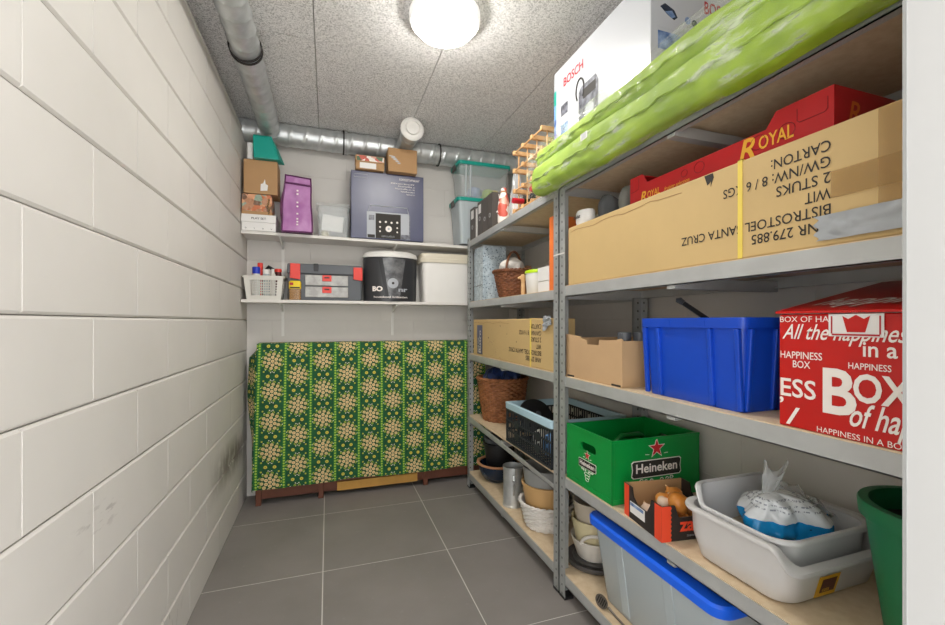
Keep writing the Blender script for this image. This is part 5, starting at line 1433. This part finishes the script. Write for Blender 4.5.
def tote():
    x0, x1, y0, y1, h = -0.283, -0.098, 2.985, 3.12, 0.376
    z = up(-0.2)
    r = thing('tote_bag', 'purple woven shopping bag with dark edging on the upper wall shelf', 'bag', ((x0+x1)/2, (y0+y1)/2, z))
    def rim(v, k):   # corners at height v
        q = 0.020*v
        yb_, yf = y1-0.035*v, y0+0.035*v
        s_ = 0.002*math.sin(v*9+k)
        return [(x0+q+s_-0.004*math.sin(v*PI), yf), (x1-q*0.6+s_, yf), (x1-q*0.6+s_+0.004, yb_), (x0+q+s_-0.03*math.sin(v*PI), yb_)]
    def wallf(i, j, nm, m):
        def fn(a, v):
            c_ = rim(v, 0); p, q = c_[i], c_[j]
            w = 0.010*noise.noise(Vector((a*4+i*3, v*5, 2)))*math.sin(a*PI)
            n = Vector((-(q[1]-p[1]), q[0]-p[0])).normalized()
            top = 0.012*(a-0.5)*(-1) if i in (0, 2) else 0
            return Vector((p[0]+(q[0]-p[0])*a-n.x*w, p[1]+(q[1]-p[1])*a-n.y*w, z+v*(h+top)))
        return B().grid(fn, 24, 36).obj(nm, m, r, True)
    wallf(0, 1, 'front_panel', 'purple'); wallf(1, 2, 'side_panel', 'cloth_white'); wallf(2, 3, 'back_panel', 'purple'); wallf(3, 0, 'side_panel', 'purple')
    bx(x0+0.004, x1-0.004, y0+0.002, y1-0.002, z, z+0.003).obj('bottom', 'purple_dark', r)
    for i in (0, 1):
        B().tube([(rim(v/16, 0)[i][0], rim(v/16, 0)[i][1]-0.002, z+0.004+v/16*(h+(0.006 if i == 0 else -0.006)-.004)) for v in range(17)], 0.005, 7).obj('edging', 'purple_dark', r, True)
    def across(v, dz0, dz1): return [(rim(v, 0)[0][0]+(rim(v, 0)[1][0]-rim(v, 0)[0][0])*k/10, rim(v, 0)[0][1]-0.003-0.004*math.sin(k/10*PI), z+v*h+dz0+(dz1-dz0)*k/10) for k in range(11)]
    B().tube(across(0.855, 0.006, -0.004), 0.006, 7).obj('fold_band', 'purple_dark', r, True)
    B().tube(across(0.012, 0, 0), 0.005, 7).obj('edging', 'purple_dark', r, True)
    B().tube(across(0.985, 0.008, -0.004), 0.004, 7).obj('edging', 'purple_dark', r, True)
    for k, v in enumerate((0.12, 0.17, 0.22, 0.31, 0.44, 0.51, 0.66, 0.72)):
        bx((x0+x1)/2-0.004, (x0+x1)/2+0.007, y0+0.035*v-0.014, y0+0.035*v-0.0132, z+v*h, z+v*h+0.010).obj('printed_mark', 'white_ink', r)
tote()
def clear_box():
    cx, cy, z = 0.035, 3.125, up(0.035)
    r = thing('food_container', 'clear plastic container with lid and a white sheet inside, beside the purple bag', 'container', (cx, cy, z))
    L = [rr(cx, cy, 0.098, 0.080, 0.02, z), rr(cx, cy, 0.105, 0.088, 0.022, z+0.205), rr(cx, cy, 0.101, 0.084, 0.02, z+0.205), rr(cx, cy, 0.095, 0.077, 0.02, z+0.006)]
    B().loft(L).obj('body', 'clear_plastic', r, 30)
    B().loft([rr(cx, cy, 0.106, 0.089, 0.022, z+0.2055), rr(cx, cy, 0.113, 0.096, 0.024, z+0.206), rr(cx, cy, 0.113, 0.096, 0.024, z+0.222), rr(cx, cy, 0.106, 0.090, 0.022, z+0.226)]).obj('lid', 'clear_plastic', r, 30)
    Mr = Matrix.Translation((cx-0.005, cy-0.076, z+0.09)) @ Matrix.Rotation(0.10, 4, 'Y') @ Matrix.Rotation(0.09, 4, 'X')
    tag(B().box(-0.068, 0.068, -0.001, 0.001, -0.052, 0.052, Mr).obj('paper_sheet', 'white_card'), 'white sheet of paper inside the clear container', 'paper')
    tag(B().lathe([(0, 0), (0.025, 0.002), (0.028, 0.03), (0, 0.05)], (cx-0.055, cy-0.03, z+0.0065), 16).obj('yellow_packet', 'bowl_cream', None, True), 'pale yellow lump at the bottom left of the clear container', 'packet')
clear_box()
def machine_box():
    x0, x1, y0, y1 = 0.150, 0.655, 3.022, 3.225
    z = up(x0); h = 0.466
    r = thing('appliance_box', 'glossy dark blue coffee machine box on the upper wall shelf', 'box', ((x0+x1)/2, (y0+y1)/2, z))
    bx(x0, x1, y0, y1, z, z+h).obj('body', 'navy_print', r, bevel=0.003)
    P = lambda xa, xb, za, zb, m, d=0: bx(x0+xa, x0+xb, y0-0.0010-d, y0-0.0002-d, z+za, z+zb).obj('printed_picture', m, r)
    P(0.105, 0.400, 0.006, 0.190, 'grey_ink'); P(0.165, 0.340, 0.006, 0.180, 'black_ink', 0.001); P(0.400, 0.408, 0.006, 0.18, 'photo_dark')
    P(0.118, 0.155, 0.13, 0.165, 'photo_dark', 0.001); P(0.110, 0.160, 0.008, 0.03, 'black_ink', 0.001); P(0.342, 0.40, 0.006, 0.04, 'photo_dark', 0.001)
    fr = B(); fr.tube([(x0+0.115, y0-0.001, z+0.192), (x0+0.125, y0-0.001, z+0.232), (x0+0.385, y0-0.001, z+0.232), (x0+0.395, y0-0.001, z+0.192)], 0.0028, 5); fr.obj('printed_picture', 'grey_ink', r)
    D = lambda xa, za, q, m, d=0.002: B().disc_plate((x0+xa, y0-d-.0004, z+za), q, (0, -1, 0), 0.0004, 20).obj('printed_dial', m, r)
    D(0.255, 0.075, 0.022, 'white_ink'); D(0.255, 0.075, 0.008, 'grey_ink', 0.0026)
    for k in range(4): D(0.195+0.040*k, 0.120+0.003*(k % 2), 0.0075, 'white_ink')
    for k in range(2):
        D(0.195, 0.055+0.03*k, 0.006, 'white_ink'); D(0.315, 0.055+0.03*k, 0.006, 'white_ink')
    text('CAFE CLASSICO', r, (x0+0.205, y0, z+0.016), size=0.016, m='grey_ink', width=0.09, lift=0.003, **MY)
    text('KOFFIEZETAPPARAAT', r, (x0+0.475, y0, z+0.425), size=0.022, m='white_ink', width=0.145, align='RIGHT', **MY)
    for k, w in enumerate((0.17, 0.12, 0.14, 0.10, 0.06)): text('filterkoffie en thee met molen'[:10+4*k], r, (x0+0.44, y0, z+0.398-0.018*k), size=0.013, m='white_ink', width=w, align='RIGHT', **MY)
    B().tube([(x0+0.02+q[0], y0-0.0006, z+0.42+q[1]) for q in ((0, 0.0), (0.0, 0.022), (0.09, 0.022), (0.09, 0), (0, 0))], 0.0012, 5).obj('printed_frame', 'grey_ink', r)
    zt = z+h+.0006
    a = thing('thin_box', 'lower of two flat orange and white boxes on the coffee machine box', 'box', (0.27, 3.05, zt), 'flat boxes on the coffee machine box')
    bx(0.180, 0.370, 2.985, 3.085, zt, zt+0.050).obj('body', 'cardboard', a, bevel=0.002); bx(0.205, 0.315, 2.9838, 2.9848, zt+0.006, zt+0.044).obj('label', 'white_card', a)
    a2 = thing('thin_box', 'upper of two flat orange and white boxes, printed lid, on the coffee machine box', 'box', (0.27, 3.05, zt+0.0505), 'flat boxes on the coffee machine box')
    bx(0.178, 0.372, 2.983, 3.083, zt+0.0505, zt+0.094).obj('body', 'cardboard', a2, bevel=0.002); bx(0.186, 0.366, 2.9818, 2.9828, zt+0.056, zt+0.090).obj('label', 'floral', a2)
    c3 = carton('small_carton', 'small brown carton with peeling clear tape, overhanging the coffee machine box', 'box', 0.395, 0.597, 2.968, 3.083, zt, 2.412, 'cardboard')
    for k in range(5):
        B().prism([(0, 0), (0.05-0.006*k, 0.010), (0.045-.006*k, 0.018), (0.004, 0.007)], (0.40+0.014*k, 2.9678, zt+0.105-0.012*k), (0.8, 0, -0.35), (0.3, 0, 0.9), (0, -1, 0), 0.0005).obj('tape_shred', 'duct_tape', c3)
machine_box()
def lidded_box(name, lab, x0, x1, y0, y1, z, h, fill):
    r = thing(name, lab, 'storage box', ((x0+x1)/2, (y0+y1)/2, z), None)
    cx, cy, hx, hy = (x0+x1)/2, (y0+y1)/2, (x1-x0)/2, (y1-y0)/2
    L = [rr(cx, cy, hx-0.028, hy-0.02, 0.02, z+.0006), rr(cx, cy, hx-0.006, hy-0.006, 0.025, z+h-0.022), rr(cx, cy, hx-0.010, hy-0.010, 0.022, z+h-0.022), rr(cx, cy, hx-0.031, hy-0.023, 0.02, z+0.006)]
    B().loft(L).obj('body', 'bin_plastic' if fill == 0 else 'clear_plastic', r, 30)
    B().loft([rr(cx, cy, hx-0.002, hy-0.002, 0.026, z+h-0.028), rr(cx, cy, hx+0.004, hy+0.004, 0.03, z+h-0.028), rr(cx, cy, hx+0.005, hy+0.005, 0.03, z+h-0.004), rr(cx, cy, hx-0.006, hy-0.006, 0.025, z+h)]).obj('lid', 'teal', r, 40)
    for q in (-0.05, ):
        bx(x0-0.012, x0-0.001, cy-0.035, cy+0.035, z+h-0.055, z+h-0.012).obj('latch', 'binder_grey', r, bevel=0.003)
    for x in (x0+0.05, x0+0.085): B().hexa([Vector((x, y0+0.017, z+.01)), Vector((x+0.012, y0+0.017, z+.01)), Vector((x+0.012, y0+0.021, z+.01)), Vector((x, y0+0.021, z+.01)), Vector((x, y0+0.003, z+h-.03)), Vector((x+0.012, y0+0.003, z+h-.03)), Vector((x+0.012, y0+0.007, z+h-.03)), Vector((x, y0+0.007, z+h-.03))]).obj('rib', 'bin_plastic', r)
    return r
lidded_box('storage_box', 'see-through box with teal lid, lower of two, behind the dark binders', 0.905, 1.330, 2.985, 3.230, up(1.33)+0.012, 0.345, 0)
zt2 = up(1.33)+0.012+0.3455
lidded_box('storage_box', 'see-through box with teal lid, upper of two, close under the duct', 0.915, 1.330, 2.990, 3.220, zt2, 2.400-zt2, 1)
for x, y, s_, m, lb in ((1.06, 3.07, 0.055, 'photo_blue', 'blue and white packet in the upper teal lidded box'), (1.17, 3.06, 0.05, 'lime', 'lime green ball in the upper teal lidded box'), (1.26, 3.09, 0.05, 'terracotta', 'brown packet in the upper teal lidded box'), (1.12, 3.165, 0.045, 'tin_yellow', 'yellow packet at the back of the upper teal lidded box')):
    tag(B().lathe([(0, 0), (s_*0.8, 0.004), (s_, s_*0.7), (s_*0.8, s_*1.5), (0, s_*1.8)], (x, y, zt2+0.0075), 20, fn=lambda a, j, z: s_*0.06*math.sin(4*a+j)).obj('packet', m, None, True), lb, 'packet')
tag(bx(1.14, 1.24, 3.035, 3.040, zt2+0.0075, zt2+0.085).obj('printed_card', 'tin_yellow'), 'yellow printed card against the front of the upper teal lidded box', 'card')

# ------------------------------------------------------------------ lower wall shelf, left to right
zl = ZLO+0.0006
def white_basket():
    x0, x1, y0, y1, h = -0.512, -0.278, 3.035, 3.215, 0.150
    r = thing('plastic_basket', 'white perforated plastic basket at the left end of the lower wall shelf', 'basket', ((x0+x1)/2, (y0+y1)/2, zl))
    f = 0.018
    def pan(p, q, p2, q2, nu, nv, nm):
        b = B(); p, q, p2, q2 = map(Vector, (p, q, p2, q2)); n = (q-p).cross(p2-p).normalized()
        def at(a, v): return (p.lerp(q, a)).lerp(p2.lerp(q2, a), v)
        def bar(a0, a1, v0, v1):
            t = 0.0022
            b.hexa([at(a0, v0)-n*t/2, at(a1, v0)-n*t/2, at(a1, v0)+n*t/2, at(a0, v0)+n*t/2, at(a0, v1)-n*t/2, at(a1, v1)-n*t/2, at(a1, v1)+n*t/2, at(a0, v1)+n*t/2])
        bar(0, 1, 0, 0.17); bar(0, 1, 0.84, 1); bar(0, 0.14, 0.17, 0.84); bar(0.86, 1, 0.17, 0.84)
        for k in range(1, nu): a = 0.14+0.72*k/nu; bar(a-0.011, a+0.011, 0.17, 0.84)
        for k in range(1, nv): v = 0.17+0.67*k/nv; bar(0.14, 0.86, v-0.022, v+0.022)
        return b.obj(nm, 'offwhite_plastic', r)
    A = [(x0+f, y0+f*.6, zl), (x1-f, y0+f*.6, zl), (x1-f, y1-f*.6, zl), (x0+f, y1-f*.6, zl)]; C = [(x0, y0, zl+h), (x1, y0, zl+h), (x1, y1, zl+h), (x0, y1, zl+h)]
    for i in range(4):
        j = (i+1) % 4; pan(A[i], A[j], C[i], C[j], 12 if i % 2 == 0 else 8, 6, 'perforated_side')
    bx(x0+f, x1-f, y0+f*.6, y1-f*.6, zl, zl+0.003).obj('bottom', 'offwhite_plastic', r)
    cx, cy, hx, hy = (x0+x1)/2, (y0+y1)/2, (x1-x0)/2, (y1-y0)/2
    B().loft([rr(cx, cy, hx-.002, hy-.002, .012, zl+h-0.008), rr(cx, cy, hx+.010, hy+.006, .018, zl+h-0.008), rr(cx, cy, hx+.011, hy+.007, .018, zl+h+0.004), rr(cx, cy, hx-.003, hy-.003, .012, zl+h+0.004)], False, False).obj('rim', 'offwhite_plastic', r, 40)
    def spray(x, y, R, H, m, capm, lb, cr=0.8, ch=0.05, nm='spray_can'):
        q = thing(nm, lb, 'can', (x, y, zl+.0035), 'cans in the white basket')
        B().lathe([(0, 0), (R, 0), (R, H-0.01), (R*0.9, H), (0, H)], (x, y, zl+.0035), 24).obj('body', m, q, 40)
        B().lathe([(0, H+.0005), (R*cr, H+.0005), (R*cr, H+ch-0.004), (R*cr*0.92, H+ch), (0, H+ch)], (x, y, zl+.0035), 24).obj('cap', capm, q, 40)
    spray(-0.445, 3.085, 0.024, 0.165, 'white_plastic', 'blue_cap', 'can with a blue cap in the white perforated basket', 0.98, 0.045)
    spray(-0.430, 3.150, 0.020, 0.195, 'tool_red', 'tool_red', 'tall bright red bottle behind the blue capped can', 0.85, 0.05)
    spray(-0.385, 3.075, 0.022, 0.165, 'bin_plastic', 'white_plastic', 'pale grey can beside the blue capped can in the white basket', 0.9, 0.03)
    spray(-0.345, 3.080, 0.016, 0.170, 'offwhite_plastic', 'white_plastic', 'slim white bottle in the white basket, right of the pale grey can', 0.6, 0.03)
    spray(-0.318, 3.130, 0.022, 0.185, 'label_dark', 'tool_red', 'red capped jar at the right end of the white basket', 1.05, 0.022)
    tag(B().tube([(-0.395, 3.13, zl+0.01), (-0.395, 3.13, zl+0.20), (-0.375, 3.12, zl+0.222), (-0.345, 3.11, zl+0.202)], 0.011, 10).obj('spray_trigger', 'black_plastic', None, True), 'black curved trigger between the red bottle and the red capped jar', 'trigger')
white_basket()
r = thing('small_tin', 'small yellow and brown packet standing in front of the toolbox', 'packet', (-0.207, 3.01, zl))
B().loft([rr(-0.208, 3.060, 0.037, 0.018, 0.010, zl), rr(-0.208, 3.060, 0.037, 0.018, 0.010, zl+0.075)]).obj('body', 'brown_tape', r, 30)
bx(-0.240, -0.176, 3.046, 3.074, zl+0.004, zl+0.07).obj('contents', 'terracotta', r)
B().loft([rr(-0.208, 3.060, 0.038, 0.019, 0.010, zl+0.0755), rr(-0.208, 3.060, 0.038, 0.019, 0.010, zl+0.118), rr(-0.208, 3.060, 0.030, 0.014, 0.010, zl+0.128)]).obj('header', 'tin_yellow', r, 30)
bx(-0.240, -0.218, 3.0395, 3.0405, zl+0.098, zl+0.115).obj('print', 'red_ink', r)
bx(-0.238, -0.178, 3.0395, 3.0405, zl+0.078, zl+0.086).obj('print', 'black_ink', r)
def toolbox():
    x0, x1, y0, y1, h = -0.262, 0.228, 3.085, 3.245, 0.250
    r = thing('toolbox', 'grey toolbox with red latches and two clear drawers on the lower wall shelf', 'toolbox', ((x0+x1)/2, (y0+y1)/2, zl))
    bx(x0+0.005, x1-0.003, y0, y1, zl, zl+0.180).obj('body', 'toolbox_grey', r, bevel=0.008)
    B().hexa([Vector((x0, y0-0.006, zl+0.181)), Vector((x1+0.004, y0-0.006, zl+0.181)), Vector((x1+0.004, y1, zl+0.181)), Vector((x0, y1, zl+0.181)),
              Vector((x0+0.004, y0+0.006, zl+h)), Vector((x1-0.002, y0+0.006, zl+h)), Vector((x1-0.004, y1-0.01, zl+h)), Vector((x0+0.004, y1-0.01, zl+h))]).obj('lid', 'toolbox_grey', r, bevel=0.008)
    bx(x0+0.17, x0+0.20, y0-0.003, y0+0.02, zl+0.19, zl+h+0.002).obj('handle_recess', 'black_plastic', r, bevel=0.003)
    for xa, xb, za, zb in ((x0+0.022, x0+0.085, 0.148, 0.247), (x1-0.060, x1+0.002, 0.150, 0.235)):
        B().hexa([Vector((xa, y0-0.014, zl+za)), Vector((xb, y0-0.014, zl+za-0.008)), Vector((xb, y0-.0065, zl+za-.008)), Vector((xa, y0-.0065, zl+za)), Vector((xa, y0-0.012, zl+zb)), Vector((xb, y0-0.012, zl+zb)), Vector((xb, y0-.0065, zl+zb)), Vector((xa, y0-.0065, zl+zb))]).obj('latch', 'tool_red', r, bevel=0.003)
    for k, z in enumerate((0.022, 0.102)):
        d = bx(x0+0.115, x1-0.095, y0-0.008, y0-0.0005, zl+z, zl+z+0.072).obj('drawer', 'drawer_front', r, bevel=0.004)
        xm = (x0+x1)/2+0.010
        bx(xm-0.030, xm+0.030, y0-0.013, y0-.0085, zl+z+0.030, zl+z+0.072).obj('drawer_catch', 'tool_red', d, bevel=0.003)
        bx(xm-0.016, xm+0.016, y0-0.0138, y0-.0131, zl+z+0.050, zl+z+0.060).obj('catch_slot', 'label_dark', d)
toolbox()
def bucket():
    cx, cy, R, h = 0.432, 3.132, 0.194, 0.360
    z = zl
    sy_ = 0.58
    r = thing('bucket_cooker', 'black drum with white lid and white lettering on the lower wall shelf', 'drum', (cx, cy, z))
    b = B(); b.lathe([(0, 0), (R*0.96, 0), (R*0.97, 0.005), (R*1.0, h*0.80), (R*0.99, h*0.86), (R*0.97, h*0.87), (0, h*0.87)], (cx, cy, z), 56, sy=sy_).obj('body', 'drum_black', r, 40)
    B().lathe([(0, h*0.871), (R*1.01, h*0.871), (R*1.02, h*0.90), (R*0.97, h*0.96), (R*0.80, h*1.0), (0, h*1.01)], (cx, cy, z), 56, sy=sy_).obj('lid', 'white_plastic', r, 40)
    def on(a, zz, d=0.0012):   # point on the round front, a = angle from straight ahead
        k = R*(0.97+0.03*zz/(h*0.8))
        return Vector((cx+(k+d)*math.sin(a), cy-(k+d)*sy_*math.cos(a), z+zz))
    def band(a0, a1, b0, b1, m, nm, d=0.0012):
        B().grid(lambda u, v: on(a0+(a1-a0)*u if v < 0 else (a0*(1-v)+b0*v)*(1-u)+(a1*(1-v)+b1*v)*u, 0.02+(h*0.84-0.02)*v, d), 14, 10).obj(nm, m, r, True)
    band(-0.16, 0.28, -0.42, 0.50, 'drum_grey', 'printed_panel'); band(-0.24, -0.12, -0.52, -0.36, 'black_plastic', 'printed_stripe', 0.0018)
    # printed rosette and words, following the curve
    B().grid(lambda u, v: on(0.02+0.20*v*math.cos(2*PI*u), 0.128+0.036*v*math.sin(2*PI*u), 0.0025), 20, 3).obj('printed_rosette', 'grey_ink', r)
    B().grid(lambda u, v: on(0.02+0.05*v*math.cos(2*PI*u), 0.128+0.009*v*math.sin(2*PI*u), 0.0032), 12, 2).obj('printed_rosette', 'black_ink', r)
    def curved(body, a0, a1, zz, size, m, bold):
        t = text(body, r, (0, 0, 0), size=size, m=m, bold=bold, width=1.0, **MY)
        o3 = root_loc(r)
        for v in t.data.vertices:
            p = v.co+o3; v.co = on(a0+(a1-a0)*p.x, zz+p.z, 0.0028)-o3
    curved('BO', -0.78, -0.36, 0.072, 0.046, 'white_ink', 0.05); curved('nr', 0.22, 0.60, 0.070, 0.042, 'grey_ink', 0.04); curved('houtskool briketten', -0.72, 0.60, 0.024, 0.020, 'white_ink', 0.012)
bucket()
def white_tub():
    x0, x1, y0, y1, h = 0.650, 1.045, 3.040, 3.225, 0.365
    r = thing('storage_tub', 'big plain white storage tub with a cream lid on the lower wall shelf', 'storage tub', ((x0+x1)/2, (y0+y1)/2, zl))
    cx, cy, hx, hy = (x0+x1)/2, (y0+y1)/2, (x1-x0)/2, (y1-y0)/2
    B().loft([rr(cx, cy, hx-0.016, hy-0.012, 0.03, zl), rr(cx, cy, hx-0.003, hy-0.004, 0.035, zl+h*0.80), rr(cx, cy, hx-0.006, hy-0.007, 0.03, zl+h*0.81)]).obj('body', 'white_plastic', r, 40)
    B().loft([rr(cx, cy, hx-0.002, hy-0.003, 0.035, zl+h*0.80), rr(cx, cy, hx+0.012, hy+0.006, 0.04, zl+h*0.80), rr(cx, cy, hx+0.012, hy+0.006, 0.04, zl+h*0.875), rr(cx, cy, hx+0.006, hy+0.002, 0.038, zl+h*0.885), rr(cx, cy, hx+0.006, hy+0.002, 0.038, zl+h*0.955), rr(cx, cy, hx-0.004, hy-0.006, 0.03, zl+h*0.985)]).obj('lid', 'lid_cream', r, 40)
white_tub()
